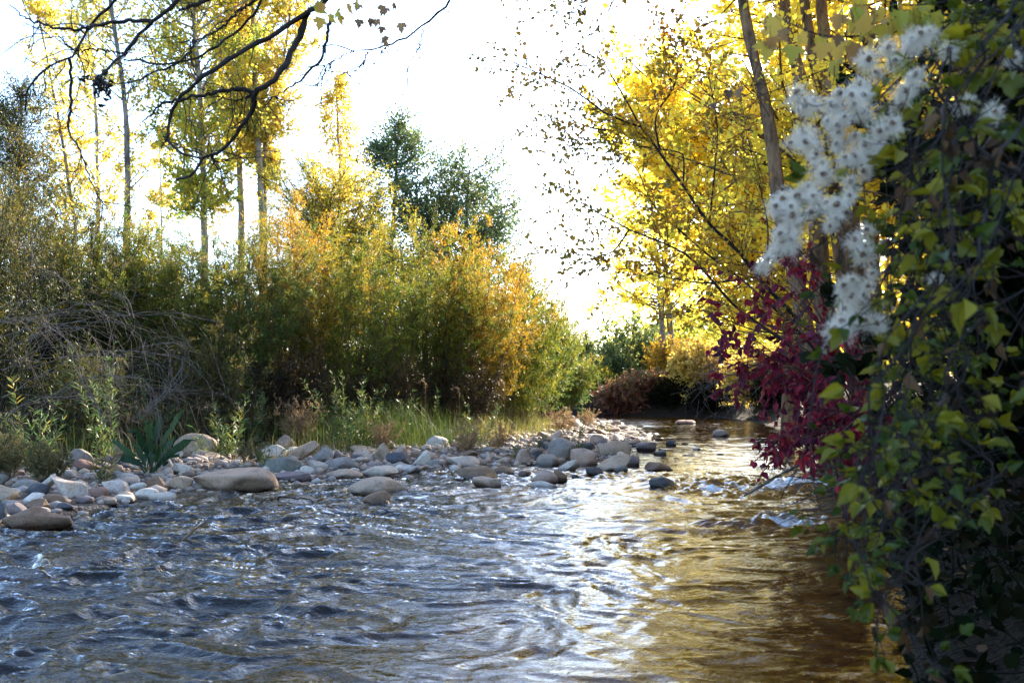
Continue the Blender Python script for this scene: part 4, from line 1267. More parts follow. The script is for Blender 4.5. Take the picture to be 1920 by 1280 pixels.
def edge(v):
    return np.interp(v, [0, 120, 300, 420, 520, 640, 760, 860, 960, 1050, 1150, 1280], [1790, 1740, 1670, 1640, 1640, 1670, 1650, 1610, 1580, 1610, 1670, 1750])


strands = []
for k in range(50):
    v0 = rng.uniform(60, 640); u0 = edge(v0) + abs(rng.normal(0, 130)) + 15
    Yk = rng.uniform(1.6, 2.6) if u0 < 1780 else rng.uniform(1.3, 2.4)
    pts = [at(u0 + rng.uniform(30, 260), v0 - rng.uniform(120, 320), Yk + .15), at(u0 + rng.uniform(10, 80), v0 - rng.uniform(30, 90), Yk + .05), at(u0, v0, Yk)]
    v, u = v0, u0
    ln = rng.uniform(250, 900); drift = rng.normal(0, 35)
    while v < min(v0 + ln, 1330):
        dv = rng.uniform(40, 120); v += dv; u += rng.normal(0, 55) + drift
        u = max(u, edge(v) + rng.uniform(-25, 40))
        pts.append(at(u, v, Yk + rng.normal(0, .05)))
    strands.append(smooth_line(pts, 26))
# the runners that dangle over the water
for pts, Yk in (([(1660, 830), (1640, 900), (1600, 960), (1540, 975)], 2.1), ([(1720, 880), (1650, 930), (1590, 985), (1550, 1000)], 2.1), ([(1700, 960), (1640, 1010), (1600, 1060), (1585, 1090)], 2.0), ([(1690, 800), (1620, 850), (1585, 905), (1590, 940)], 2.3), ([(1740, 820), (1680, 870), (1650, 900), (1610, 925)], 2.2), ([(1700, 900), (1660, 960), (1640, 1040), (1620, 1100)], 1.9), ([(1650, 700), (1630, 800), (1612, 900), (1615, 1000)], 2.2),
                ([(1720, 700), (1690, 800), (1660, 880), (1640, 930)], 2.0), ([(1660, 660), (1640, 720), (1600, 780), (1580, 830)], 2.3), ([(1760, 950), (1700, 1060), (1650, 1140), (1640, 1200)], 1.8),
                ([(1640, 330), (1560, 440), (1500, 480), (1480, 500)], 2.0), ([(1700, 430), (1640, 500), (1590, 560), (1560, 640)], 2.0), ([(1760, 100), (1660, 250), (1560, 340), (1480, 400)], 2.0),
                ([(1800, 60), (1720, 110), (1640, 160), (1560, 240)], 2.0), ([(1680, 640), (1690, 740), (1710, 860), (1700, 960)], 2.1)):
    strands.append(smooth_line([at(1880, pts[0][1] - 60, Yk + .2)] + [at(u, v, Yk) for u, v in pts], 26))
SP = np.array(strands)
ns = len(SP)
bare = []
for k in range(46):
    v0 = rng.uniform(200, 900); u0 = edge(v0) + rng.normal(40, 90); Yk = rng.uniform(1.7, 2.6)
    du, dv = rng.uniform(-130, 160), rng.uniform(150, 420)
    bare.append(smooth_line([at(u0, v0, Yk), at(u0 + du * .2 + rng.normal(0, 25), v0 + dv * .35, Yk), at(u0 + du * .7 + rng.normal(0, 25), v0 + dv * .75, Yk), at(u0 + du, min(v0 + dv, 1250), Yk)], 26))
BPv = np.array(bare)
parts = [tubes(BPv, (.0015 * rng.uniform(.5, 1.8, len(BPv)))[:, None] * np.linspace(1, .5, 26)[None], 4), tubes(SP, (.0019 * rng.uniform(.5, 1.7, ns))[:, None] * np.linspace(1, .5, 26)[None], 4)]
per = 7
wh = np.r_[rng.integers(0, ns, ns * per), np.repeat(np.arange(ns - 15, ns), 16)]
p, tan = along(SP, wh, rng.uniform(.06, 1, len(wh)))
st = grow(rng, p, .3 * tan + rng.normal(size=p.shape) * [1, .6, .7] + [-.1, -.25, .1], rng.uniform(.03, .08, len(p)), 4, .15, .05)
parts.append(tubes(st, np.full((len(p), 4), .0011), 3))
mesh_obj('stem', parts, B_DARK, vine, smooth=True)
# compound leaves: three leaflets at the end of each stalk
tip = st[:, -1]; sd_ = norm(st[:, -1] - st[:, -2])
chs = []
rbase = rng.random(len(tip))
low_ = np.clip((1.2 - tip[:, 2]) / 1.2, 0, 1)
for off in (0, 1, -1):
    side = norm(np.cross(sd_, [0, 0, 1.0]))
    d = norm(sd_ + off * side * .9 + rng.normal(0, .3, sd_.shape) + [0, 0, -.25])
    L = (.032 if off == 0 else .026) * rng.uniform(.7, 1.25, len(tip))
    shape = 'trilobe' if off == 0 else 'ovate'
    L = L * (.65 + .55 * rbase) * (1.30 - .38 * low_)
    sel = rng.random(len(tip)) < (.95 if off == 0 else .75)
    nrm = rng.normal(0, .45, tip.shape) + [-.1, -.55, .7]
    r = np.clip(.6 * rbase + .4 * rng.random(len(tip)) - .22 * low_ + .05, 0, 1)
    chs.append(leaf_chunk(rng, tip[sel], d[sel], L[sel], L[sel] * .62, shape, r[sel], nrm[sel], 1.6))
mesh_obj('foliage', chs, M_CLEM, vine)
# withered brown leaves hanging in the vine
m = 260
p, tan = along(SP, rng.integers(0, ns, m), rng.random(m))
d = norm(rng.normal(0, .5, p.shape) + [0, 0, -1])
L = rng.uniform(.018, .040, m)
wl = mesh_obj('withered_leaves', [leaf_chunk(rng, p, d, L, L * .5, 'ovate', rng.random(m), None, 2.5)], M_WITHER, vine)
wl['label'] = 'brown withered leaves'


# seed heads: silky curved hairs round a small dark core, three grown a little differently
def seed_head_mesh(seed):
    r = np.random.default_rng(seed)
    n = [150, 120, 135][seed % 3]
    bias = norm(r.normal(size=3)) * [.25, .6, .45][seed % 3]
    d = norm(r.normal(size=(n, 3)) + bias)
    L = .0225 * r.uniform(.45, 1.2, n) * (1 + .35 * (d @ norm(r.normal(size=3))))
    P = grow(r, d * .0025, d, L, 6, .30, -.05)
    wh_ = np.repeat(np.arange(n), 5)
    q, tq = along(P, wh_, .2 + .75 * r.random(n * 5))
    Q = grow(r, q, tq + .6 * r.normal(size=q.shape), .008 * r.uniform(.5, 1.3, len(q)), 4, .35, 0)
    return [tubes(P, np.full((n, 6), .00024) * np.linspace(1, .5, 6)[None], 3), tubes(Q, np.full((len(q), 4), .00017), 3)]


def fluff_mat():
    m, nt, out = newmat('seed_fluff')
    a = N(nt, 'ShaderNodeBsdfDiffuse'); a.inputs[0].default_value = (.97, .91, .82, 1)
    t = N(nt, 'ShaderNodeBsdfTranslucent'); t.inputs[0].default_value = (.97, .91, .82, 1)
    mx = N(nt, 'ShaderNodeMixShader', Fac=.5)
    nt.links.new(a.outputs[0], mx.inputs[1]); nt.links.new(t.outputs[0], mx.inputs[2]); nt.links.new(mx.outputs[0], out.inputs['Surface'])
    return m


HEADS = []
for x, y in [(1275, 265), (1185, 350), (1280, 235), (1040, 345), (1080, 415), (1330, 200), (1150, 275), (1370, 195), (1295, 430), (1240, 520), (1220, 575), (990, 480), (1010, 540), (940, 545), (880, 530), (960, 595),
             (1005, 635), (905, 660), (840, 600), (735, 570), (680, 605), (870, 710), (810, 680), (870, 750), (960, 765), (690, 805), (608, 805), (675, 760), (862, 815), (745, 868), (1100, 795), (1100, 740), (950, 885),
             (910, 885), (780, 920), (790, 985), (1010, 965), (940, 1025), (735, 1100), (640, 1105), (705, 1045), (610, 1160), (520, 1160), (860, 1150), (720, 1190), (610, 1215), (855, 1225), (1595, 580), (1740, 640),
             (1850, 330), (640, 525), (1480, 300), (800, 1140), (560, 1120), (930, 1100), (1020, 820), (1040, 880), (1170, 700)]:
    HEADS.append((1280 + x / 2.977, y / 2.977))
for x, y in [(545, 60), (480, 205), (540, 130), (450, 240), (600, 100), (1020, 130), (960, 90), (1030, 40), (1010, 180), (900, 350), (940, 405), (1035, 350), (950, 320), (960, 510), (890, 550), (1020, 545), (1085, 560),
             (850, 590), (1060, 280), (1420, 310), (910, 480), (990, 450), (900, 590), (820, 20), (640, 15), (560, 100)]:
    HEADS.append((1280 + x / 2.977, 420 + y / 2.977))
FL = fluff_mat()
core_bm = bmesh.new(); bmesh.ops.create_icosphere(core_bm, subdivisions=2, radius=.0050)
for v_ in core_bm.verts: v_.co *= 1 + .25 * math.sin(v_.index * 2.4)
core_me = bpy.data.meshes.new('core'); core_bm.to_mesh(core_me); core_bm.free(); core_me.materials.append(B_BROWN)
variants = []
rng = np.random.default_rng(641)
pts_ = np.array([at(u, v, 1.80 + .08 * rng.normal()) for u, v in HEADS])
for k, q in enumerate(pts_):
    if k < 3:
        o = mesh_obj('seed_head', seed_head_mesh(3 + k), FL)
        variants.append(o)
    else:
        o = bpy.data.objects.new('seed_head', variants[int(rng.integers(3))].data); COL.objects.link(o)
    o.parent = vine
    o.location = [float(c) for c in q - b]
    o.rotation_euler = [float(c) for c in rng.uniform(0, 6.28, 3)]
    o.scale = [float(c) for c in rng.uniform(.72, 1.12) * rng.uniform(.85, 1.15, 3)]
    c = bpy.data.objects.new('core', core_me); COL.objects.link(c)
    c.parent = o
    c.location = [float(v_) for v_ in o.rotation_euler.to_matrix().inverted() @ Vector((-.003, -.0085, .002))]
# the flower stalks that carry them: each head joins a neighbour further up, and those run back into the vine
st_ = []
for k, q in enumerate(pts_):
    up_ = [j for j in range(len(pts_)) if pts_[j][0] + .4 * pts_[j][2] > q[0] + .4 * q[2] + .01]
    j = min(up_, key=lambda i: np.linalg.norm(pts_[i] - q)) if up_ else None
    e = pts_[j] if j is not None and np.linalg.norm(pts_[j] - q) < .16 else q + np.array([.14, .10, .05])
    st_.append(smooth_line([q, q * .6 + e * .4 + [.008, .025, -.012], e + [.004, .02, 0]], 8))
    if k % 6 == 0:
        st_.append(smooth_line([q, q + [.08, .06, .0], q + [.2, .14, .06], q + [.34, .2, .04]], 8))
o = mesh_obj('seed_head_stalk', [tubes(np.array(st_), np.full((len(st_), 8), .0011), 3)], B_STEM, vine)
bpy.context.view_layer.update()

# ------------------------------------------------------------------ overhanging branches
G_B = 'bare branches hanging into the top of the photo'


def bough(label, paths, Y, mats, seed, ntw=30, group=G_B, rscale=1.3, twl=(.08, .35), per=0, mleaf=None, name='overhanging_branch'):
    """paths: list of (pixel polyline, r_start px, r_end px); the first one is carried on upwards out of the frame"""
    r_ = np.random.default_rng(seed)
    chunks, Ps = [], []
    p0 = at(*paths[0][0][0], Y)
    root = empty(name, p0, label, 'branch', group)
    for k, (ln, ra, rb) in enumerate(paths):
        P = np.array([at(u, v, Y + .12 * math.sin(i * .8 + k)) for i, (u, v) in enumerate(ln)])
        if k == 0 and ln[0][1] < 12:
            P = np.vstack([P[0] + [.5, .1, .9], P[0] + [.2, .05, .35], P])
        P = smooth_line(P, 40)
        P = P + .003 * r_.normal(size=P.shape)
        R = np.linspace(ra, rb, 40) * Y / F * rscale * (1 + .08 * r_.normal(size=40))
        chunks.append(tubes(P[None], R[None], 7))
        Ps.append(P)
    BP_ = np.array(Ps)
    w_ = r_.integers(0, len(BP_), ntw)
    p_, t_ = along(BP_, w_, .1 + .9 * r_.random(ntw))
    T1 = grow(r_, p_, t_ * .6 + .7 * r_.normal(size=p_.shape) + [0, 0, -.25], r_.uniform(twl[0], twl[1], ntw), 8, .22, -.03)
    w2 = np.repeat(np.arange(ntw), 3)
    p2, t2 = along(T1, w2, .2 + .8 * r_.random(len(w2)))
    T2 = grow(r_, p2, t2 + .6 * r_.normal(size=p2.shape), r_.uniform(.03, .16, len(w2)), 5, .2, 0)
    mesh_obj('bough', chunks + [tubes(T1, np.full((ntw, 8), .0026) * np.linspace(1, .4, 8)[None], 4), tubes(T2, np.full((len(w2), 5), .0014) * np.linspace(1, .5, 5)[None], 3)], mats, root, smooth=True)
    # buds and short spurs along the bough
    return root, BP_, T1


YB = 4.4
bough('dark bare bough arching down at the upper left corner, with a long hanging tip', [
    ([(215, 0), (188, 27), (165, 54), (148, 84), (131, 109), (101, 121), (74, 141), (54, 165), (49, 188), (50, 218)], 3.4, 1.2),
    ([(131, 109), (133, 151), (132, 202), (129, 245), (148, 279), (165, 326), (181, 363), (202, 393)], 2.4, .7)], YB, B_DARK, 701, 26)
bough('dark bough with an arm to the left edge and a black tuft at its tip', [
    ([(333, 0), (286, 40), (255, 74), (232, 101), (215, 114), (198, 131), (185, 148)], 4.6, 2.0),
    ([(286, 40), (249, 40), (202, 44), (165, 52), (134, 54), (101, 53), (77, 44), (54, 37), (20, 10)], 3.0, .9),
    ([(232, 101), (180, 92), (140, 93), (110, 75), (80, 62)], 1.6, .5)], YB - .3, B_DARK, 702, 34)
bough('dark bare bough sweeping left through the yellow crowns below the top edge', [
    ([(490, 0), (470, 34), (437, 64), (403, 87), (370, 107), (336, 118), (296, 119), (255, 114), (232, 112)], 3.2, 1.2),
    ([(480, 0), (447, 20), (420, 47), (396, 64), (363, 76), (336, 81)], 2.4, .9),
    ([(363, 76), (358, 94), (343, 110), (322, 125), (290, 135), (262, 150), (220, 156), (180, 152), (140, 145)], 1.9, .6),
    ([(396, -5), (370, 7), (336, 20)], 4.2, 1.6)], YB + .3, B_DARK, 703, 40)
r0_, BPm, T1m = bough('largest dark bough with long drooping arms curling down over the yellow poplars', [
    ([(611, 0), (571, 24), (537, 47), (504, 71), (467, 87), (427, 111), (396, 134), (366, 155), (346, 175), (331, 191), (319, 218), (314, 255), (329, 279), (356, 292), (380, 296)], 6.0, 1.5),
    ([(576, 20), (568, 54), (551, 87), (534, 121), (514, 148), (494, 165), (479, 173), (475, 202), (460, 228), (437, 259), (410, 286), (380, 296), (370, 319), (349, 333), (331, 339)], 5.0, 1.6),
    ([(479, 173), (437, 168), (403, 173), (370, 181), (331, 188), (302, 195), (286, 212), (265, 228)], 3.4, 1.0),
    ([(618, 37), (613, 74), (601, 114), (584, 128), (564, 151), (537, 168), (504, 188)], 2.6, .8),
    ([(319, 250), (308, 265), (300, 282)], 1.2, .5), ([(395, 289), (402, 305)], 1.0, .5), ([(479, 173), (455, 185), (435, 192)], 1.6, .6)], YB, B_DARK, 704, 58)
r1_, BPr, T1r = bough('thin dark branch curving down against the white sky right of the other boughs', [
    ([(845, 0), (825, 20), (791, 50), (758, 72), (724, 86), (691, 92), (664, 96), (637, 87), (613, 86)], 3.2, .8),
    ([(793, 54), (788, 84), (775, 107), (761, 134)], 1.0, .35), ([(689, 96), (681, 118), (670, 130), (650, 138)], 1.1, .35),
    ([(724, 86), (712, 104), (700, 122), (690, 134)], .9, .3), ([(664, 96), (633, 110), (607, 126)], 1.0, .35)], YB, B_DARK, 705, 26, twl=(.06, .22))
bough('thin bare branch tip curving down alone in the middle of the sky', [
    ([(1152, 0), (1137, 30), (1117, 57), (1094, 77), (1070, 87), (1040, 94)], 1.7, .6)], YB, B_DARK, 706, 3, twl=(.04, .10))
bough('thin bare twig curving down right of the middle of the sky', [
    ([(1377, 0), (1354, 27), (1324, 47), (1280, 57), (1215, 50)], 1.8, .6), ([(1324, 47), (1300, 30), (1260, 40)], .9, .4)], YB, B_DARK, 707, 5, twl=(.05, .15))


def leaf_bunch(parent, name, spots, Y, mat, seed, size, shape='maple', label=None, jitter=10):
    r_ = np.random.default_rng(seed)
    q = np.array([at(u + r_.normal(0, jitter), v + r_.normal(0, jitter), Y + r_.normal(0, .06)) for u, v in spots])
    d = norm(r_.normal(0, .45, q.shape) + [0, 0, -1])
    L = size * r_.uniform(.7, 1.2, len(q))
    nrm = r_.normal(0, .6, q.shape) + [0, -1, .2]
    # leaf stalks
    P = np.stack([q - d * .04 + r_.normal(0, .01, q.shape), q - d * .02, q], 1)
    o = mesh_obj(name, [leaf_chunk(r_, q, d, L, L * .95, shape, r_.random(len(q)), nrm, 1.6), tubes(P, np.full((len(q), 3), .0009), 3)], mat, parent)
    if label: o['label'] = label
    return o


leaf_bunch(r0_, 'leaves', [(606, 12), (622, 18), (640, 14), (612, 30), (636, 34), (598, 5), (655, 8), (640, 22)], YB - .2, M_MAPLE, 711, .062, label='yellow green maple leaves at the top')
leaf_bunch(r1_, 'leaves', [(690, 8), (700, 20), (712, 5), (720, 25), (706, 36), (730, 34), (738, 42), (672, 40), (680, 34), (725, 12), (742, 6), (716, 48)], YB, M_DRY, 712, .046, label='brown and yellow maple leaves')
# withered tuft at the tip of the second bough
tuft = [o for o in bpy.data.objects if o.get('label', '').endswith('black tuft at its tip')][0]
M_BLACK = leafmat('black_withered_leaves', [(.012, .01, .012), (.03, .02, .02)], .1)
r_ = np.random.default_rng(713)
tip_ = at(188, 144, YB - .3)
q = np.array([at(188 + r_.normal(0, 11), 160 + r_.normal(0, 14), YB - .3 + r_.normal(0, .03)) for _ in range(46)])
d = norm(r_.normal(0, .8, q.shape) + [0, 0, -.6])
L = .034 * r_.uniform(.6, 1.3, len(q))
stalks = np.array([smooth_line([tip_, tip_ * .5 + e * .5 + r_.normal(0, .01, 3), e], 6) for e in q])
mesh_obj('withered_tuft', [leaf_chunk(r_, q, d, L, L * .34, 'ovate', r_.random(len(q)), None, 2.5), tubes(stalks, np.full((len(q), 6), .0011), 3)], M_BLACK, tuft)

# ------------------------------------------------------------------ maple at the upper right: dark limb, twigs, lobed leaves
YM = 2.5
rng = np.random.default_rng(721)
mb = np.array([2.6, 2.9, gz(2.6, 2.9)])
maple = empty('maple_tree', mb, 'maple reaching in at the upper right corner with a dark limb and lobed yellow leaves', 'tree')
limb = smooth_line([mb - [0, 0, .1], mb + [-.05, 0, 1.0], at(2050, 150, YM + .2), at(1900, 60, YM + .1), at(1830, 20, YM), at(1770, -30, YM), at(1700, -110, YM)], 40)
tw = [smooth_line([at(u, v, YM + .05 * k_) for k_, (u, v) in enumerate(l)], 24) for l in (
    [(1840, 30), (1750, 30), (1700, 55), (1650, 64), (1569, 69), (1525, 62), (1488, 47), (1468, 37)],
    [(1900, 70), (1760, 85), (1690, 95), (1626, 109), (1565, 124), (1515, 144), (1468, 165), (1428, 178), (1408, 198), (1387, 208), (1337, 222)],
    [(1468, 165), (1440, 150), (1400, 165), (1385, 150)], [(1565, 124), (1560, 160), (1530, 180), (1515, 170)], [(1408, 198), (1395, 240), (1375, 300), (1365, 350)],
    [(1830, 10), (1780, 60), (1740, 130), (1720, 190)], [(1800, 0), (1700, 10), (1620, -5), (1560, 20)], [(1900, 60), (1850, 120), (1800, 170), (1770, 230)])]
TWm = np.array(tw)
lb = [tubes(limb[None], (.036 * np.linspace(1.5, .7, 40) * (1 + .06 * rng.normal(size=40)))[None], 10), tubes(TWm, (np.array([4.2, 2.6, 1.2, 1.1, .8, 2.4, 2.4, 2.2]) * YM / F * .8)[:, None] * np.linspace(1, .3, 24)[None], 6)]
p, tan = along(TWm, rng.integers(0, 8, 60), .15 + .85 * rng.random(60))
sp = grow(rng, p, tan * .5 + .8 * rng.normal(size=p.shape), rng.uniform(.03, .14, 60), 5, .2, 0)
lb.append(tubes(sp, np.full((60, 5), .0013), 3))
mesh_obj('limb', lb, B_DARK, maple, smooth=True)
spots = [(1280 + x / 2.977, y / 2.977) for x, y in [(440, 225), (490, 200), (640, 225), (600, 250), (770, 235), (800, 220), (920, 205), (950, 215), (1060, 200), (1010, 250), (1070, 130), (990, -10), (1130, 20), (960, 50),
                                                     (1170, 110), (1300, 60), (1580, 220), (1650, 170), (490, 110), (520, 130), (1010, 80), (1200, 40), (1240, 100), (1340, 30), (1390, 80), (1110, 80), (900, 80), (1040, 30), (1330, 110),
                                                     (1180, 30), (1450, 180), (1500, 150), (1620, 260), (1700, 150), (1780, 110), (1720, 220), (1560, 60), (1420, 240), (980, 300), (860, 330), (1150, 400)]]
spots += [(1560 + 330 * rng.random(), 10 + 130 * rng.random()) for _ in range(40)]
leaf_bunch(maple, 'leaves', spots, YM, M_MAPLE, 722, .052, jitter=6)
leaf_bunch(maple, 'withered_leaves', [(1445, 40), (1470, 55), (1590, 20), (1600, 40), (1365, 165), (1385, 170), (1330, 200), (1540, 190), (1650, 190), (1690, 200), (1540, 150), (1580, 70), (1630, 60)], YM, M_DRY, 723, .036, label='brown curled leaves', jitter=4)
# ------------------------------------------------------------------ dead grey brush at the left
rng = np.random.default_rng(801)
b = np.array([-6.6, 10.6, gz(-6.6, 10.6)])
root = empty('dead_brush', b, 'tangle of grey leafless arching twigs at the foot of the dark left bushes', 'brush')
Ps = []
for k in range(34):
    Yk = rng.uniform(9.8, 11.4)
    u0, v0 = rng.uniform(-80, 90), rng.uniform(620, 800)
    du = rng.uniform(120, 420) * (1 if rng.random() < .93 else -.4)
    rise = rng.uniform(10, 100)
    pts = [at(u0, v0, Yk), at(u0 + du * .3, v0 - rise * .8, Yk), at(u0 + du * .62, v0 - rise, Yk - .1), at(u0 + du * .88, v0 - rise * .55, Yk - .15), at(u0 + du, v0 + rng.uniform(-10, 130), Yk - .2)]
    Ps.append(smooth_line(pts, 22) + .008 * rng.normal(size=(22, 3)))
for pts in ([(250, 790), (300, 740), (340, 690), (350, 650), (325, 635), (285, 640), (255, 665)], [(290, 760), (335, 715), (352, 670), (340, 645), (300, 640), (262, 650)], [(270, 780), (315, 725), (318, 665), (300, 645)],
            [(200, 800), (150, 700), (120, 640), (60, 600), (-20, 605)], [(130, 560), (110, 520), (75, 500), (60, 470)], [(240, 590), (232, 560), (215, 545)], [(0, 605), (90, 590), (190, 585), (250, 610), (265, 640)]):
    for _ in range(3):
        Ps.append(smooth_line([at(u + rng.normal(0, 5), v + rng.normal(0, 5), 10.0) for u, v in pts], 22))
Ps = np.array(Ps)
n = len(Ps)
tw_, tt_ = along(Ps, rng.integers(0, n, 420), rng.random(420))
T1 = grow(rng, tw_, tt_ + .6 * rng.normal(size=tw_.shape) + [0, 0, -.2], rng.uniform(.2, .8, 420), 6, .2, -.05)
mesh_obj('twig', [tubes(Ps, (.0030 * rng.uniform(.5, 1.5, n))[:, None] * np.linspace(1, .35, 22)[None], 5), tubes(T1, np.full((420, 6), .0016) * np.linspace(1, .4, 6)[None], 3)], B_TWIG, root, smooth=True)

# ------------------------------------------------------------------ willow sprouts, weeds, dock, grass
def sprout(label, u, v, top, seed, n=6, width=30, mat=None, group='leafy sprouts at the edge of the stones', leaf=(.085, .013), name='willow_sprout', shape='lance', dens=1.0):
    x, y, z = ground_at(u, v)
    r = np.random.default_rng(seed)
    h = (v - top) * y / F
    wd = width * y / F
    root = empty(name, (x, y, z), label, 'plant', group)
    a = r.uniform(0, 6.28, n)
    s = np.array([x, y, z - .02]) + np.stack([np.cos(a) * wd * .4 * r.random(n), np.sin(a) * wd * .4 * r.random(n), np.zeros(n)], -1)
    P = grow(r, s, np.stack([np.cos(a) * wd / h * .9, np.sin(a) * wd / h * .7, np.ones(n)], -1), h * r.uniform(.6, 1.05, n), 9, .07, 0)
    mesh_obj('stem', [tubes(P, np.full((n, 9), .0032) * np.linspace(1, .4, 9)[None], 4)], B_STEM, root, smooth=True)
    per = int(max(10, h / .018) * dens)
    wh_ = np.repeat(np.arange(n), per)
    t = .08 + .92 * r.random(n * per)
    p, tan = along(P, wh_, t)
    out = norm(r.normal(size=p.shape) * [1, 1, .25])
    d = norm(tan * .75 + out * .8 + [0, 0, -.1])
    L = leaf[0] * r.uniform(.6, 1.2, len(p)) * (1.15 - .4 * t)
    mesh_obj('foliage', [leaf_chunk(r, p, d, L, L * leaf[1] / leaf[0], shape, split_rnd(r, n, per, .35), None, 1.5)], mat or M_SPROUT, root)
    return root


SPR = [
    (60, 880, 700, 7, 60, 'leafy green sprouts above the brown weeds at the left edge'),
    (150, 850, 680, 8, 50, 'tall green willow sprouts left of the dock plant'),
    (205, 870, 640, 7, 40, 'tallest green sprouts rising in front of the dead grey brush'),
    (195, 905, 830, 6, 35, 'small spiky green tuft in front of the upright grey boulder'),
    (285, 835, 690, 6, 45, 'green sprouts right behind the dock plant'),
    (350, 815, 700, 6, 40, 'green sprouts behind the large speckled boulder'),
    (405, 830, 640, 5, 30, 'single tall pale leaved sprout right of the large speckled boulder'),
    (440, 860, 730, 7, 35, 'bushy green sprout between the speckled boulder and the dry tan weeds'),
    (475, 835, 690, 5, 30, 'slim green sprout just left of the dry tan weeds'),
    (395, 860, 790, 5, 28, 'low green sprouts right of the large speckled boulder'),
    (500, 880, 820, 5, 30, 'low weedy green sprout growing between the stones below the dry tan weeds'),
    (635, 845, 690, 8, 40, 'tall blue green sprouts right of the dry tan weeds'),
    (665, 840, 700, 8, 35, 'dense green sprouts left of the tan pyramid stone'),
    (690, 835, 720, 6, 35, 'green sprouts behind the tan pyramid stone'),
    (745, 825, 715, 7, 40, 'green sprouts behind the pink stone'),
    (800, 820, 700, 6, 40, 'green sprouts behind the white smooth boulder'),
    (905, 830, 740, 6, 35, 'green sprouts among the grass behind the thin brown slab'),
    (970, 862, 815, 7, 22, 'small green tuft among the pale stones of the bar'),
    (1000, 850, 800, 5, 22, 'small green tuft left of the big upright boulder'),
    (1082, 850, 770, 5, 18, 'narrow yellow green reed tuft right behind the big upright boulder'),
    (1128, 812, 783, 6, 16, 'small bright green tuft at the far tip of the stones'),
]
for i, (u, v, top, n_, wpx, label) in enumerate(SPR):
    mat = M_SPROUT if i not in (3, 17, 18, 19, 20) else M_GRASS
    sprout(label, u, v, top, 820 + i, n_, wpx, mat, leaf=(.11, .016) if u < 500 else (.10, .014), dens=1.0 if mat is M_SPROUT else .8)

# broad leaved dock
x, y, z = ground_at(280, 888)
r = np.random.default_rng(850)
root = empty('dock_plant', (x, y, z), 'dark green dock plant with long broad upright leaves among the left stones', 'plant')
sc = y / F
n = 22
a = r.uniform(0, 6.28, n)
tgt = [(285, 775), (300, 785), (325, 800), (268, 800), (240, 815), (222, 835), (335, 830), (310, 800), (255, 805), (280, 790)]
chs = []; stl = []
for k in range(n):
    u, v = tgt[k % 10]
    e = np.array([(u + r.normal(0, 22) - 960) * sc, y + r.normal(0, .10), z + (888 - v + r.normal(0, 10)) * sc * r.uniform(.5, 1.1)])
    s = np.array([x, y, z]) + r.normal(0, .035, 3) * [1, 1, 0]
    m1 = s * .55 + e * .45 + [0, 0, .05]
    line = smooth_line([s, m1, e, e + (e - m1) * .12 + r.normal(0, .03, 3)], 9) + .008 * r.normal(size=(9, 3)) * np.linspace(0, 1, 9)[:, None]
    wd = r.uniform(.020, .044) * np.array([.10, .12, .22, .62, .95, 1, .85, .5, .06])
    dirn = norm(np.gradient(line, axis=0)); side = norm(np.cross(dirn, r.normal(size=3) * .4 + [0, -1, .2]))
    wav = .011 * np.sin(np.arange(9) * 2.1 + k)[:, None] * np.array([0, 0, 1])
    V = np.concatenate([line - side * wd[:, None] + wav, line + [0, 0, -.004], line + side * wd[:, None] - wav])
    ii = np.arange(8)
    Fq = np.concatenate([np.stack([ii, ii + 9, ii + 10, ii + 1], -1), np.stack([ii + 9, ii + 18, ii + 19, ii + 10], -1)])
    chs.append((V, Fq, np.full(16, r.random())))
mesh_obj('leaves', chs, M_DOCK, root, smooth=True)


def weed(label, u, v, top, wpx, seed, mat, n=40, fuzz=26, name='dry_weed'):
    x, y, z = ground_at(u, v)
    r = np.random.default_rng(seed)
    h = (v - top) * y / F; wd = wpx * y / F
    root = empty(name, (x, y, z), label, 'weed', 'dry weeds on the gravel bar')
    a = r.uniform(0, 6.28, n); rr = np.sqrt(r.random(n))
    s = np.array([x, y, z - .02]) + np.stack([np.cos(a) * rr * wd * .35, np.sin(a) * rr * wd * .35, np.zeros(n)], -1)
    P = grow(r, s, np.stack([np.cos(a) * rr * wd / h * .8, np.sin(a) * rr * wd / h * .8, np.ones(n)], -1), h * r.uniform(.5, 1.05, n), 8, .09, 0)
    w_ = np.repeat(np.arange(n), 9)
    p, tan = along(P, w_, .25 + .75 * r.random(n * 9))
    Q = grow(r, p, tan + .55 * r.normal(size=p.shape), h * .16 * r.uniform(.5, 1.2, len(p)), 4, .2, 0)
    mesh_obj('stem', [tubes(P, np.full((n, 8), .0020) * np.linspace(1, .4, 8)[None], 3), tubes(Q, np.full((len(p), 4), .0011), 3)], mat, root)
    mesh_obj('seed_plume', [twig_leaves(r, Q, fuzz, 'blade', .016, .007, 1.0, 0, .1, .006)], mat, root)


weed('dry tan seeding weed clump, tallest one at the grass edge left of the middle', 565, 838, 738, 48, 861, M_WEED, 46)
weed('brown rounded weed clump leaning over the stones at the left', 85, 905, 828, 45, 862, M_WEEDG, 60)
weed('brownish olive weed clump at the very left edge', 12, 900, 800, 45, 863, M_WEEDG, 50)
weed('pale dry weeds in the grass behind the tan pyramid stone', 720, 845, 778, 35, 864, M_WEED, 26)
weed('pale dry weeds between the white smooth boulder and the tall grass', 880, 850, 785, 35, 865, M_WEED, 28)
weed('pale dry weeds in the grass above the smooth grey egg shaped boulder', 935, 845, 790, 30, 866, M_WEED, 26)
weed('reddish tan dry weed tuft at the far end of the grass', 1055, 812, 760, 26, 867, M_WEED, 34)
weed('pale tan dry weed tuft at the last corner of the far grass', 1105, 800, 762, 20, 868, M_WEED, 26)
weed('small brown dry weeds standing between the stones right of the speckled boulder', 470, 872, 815, 30, 869, M_WEEDG, 20)

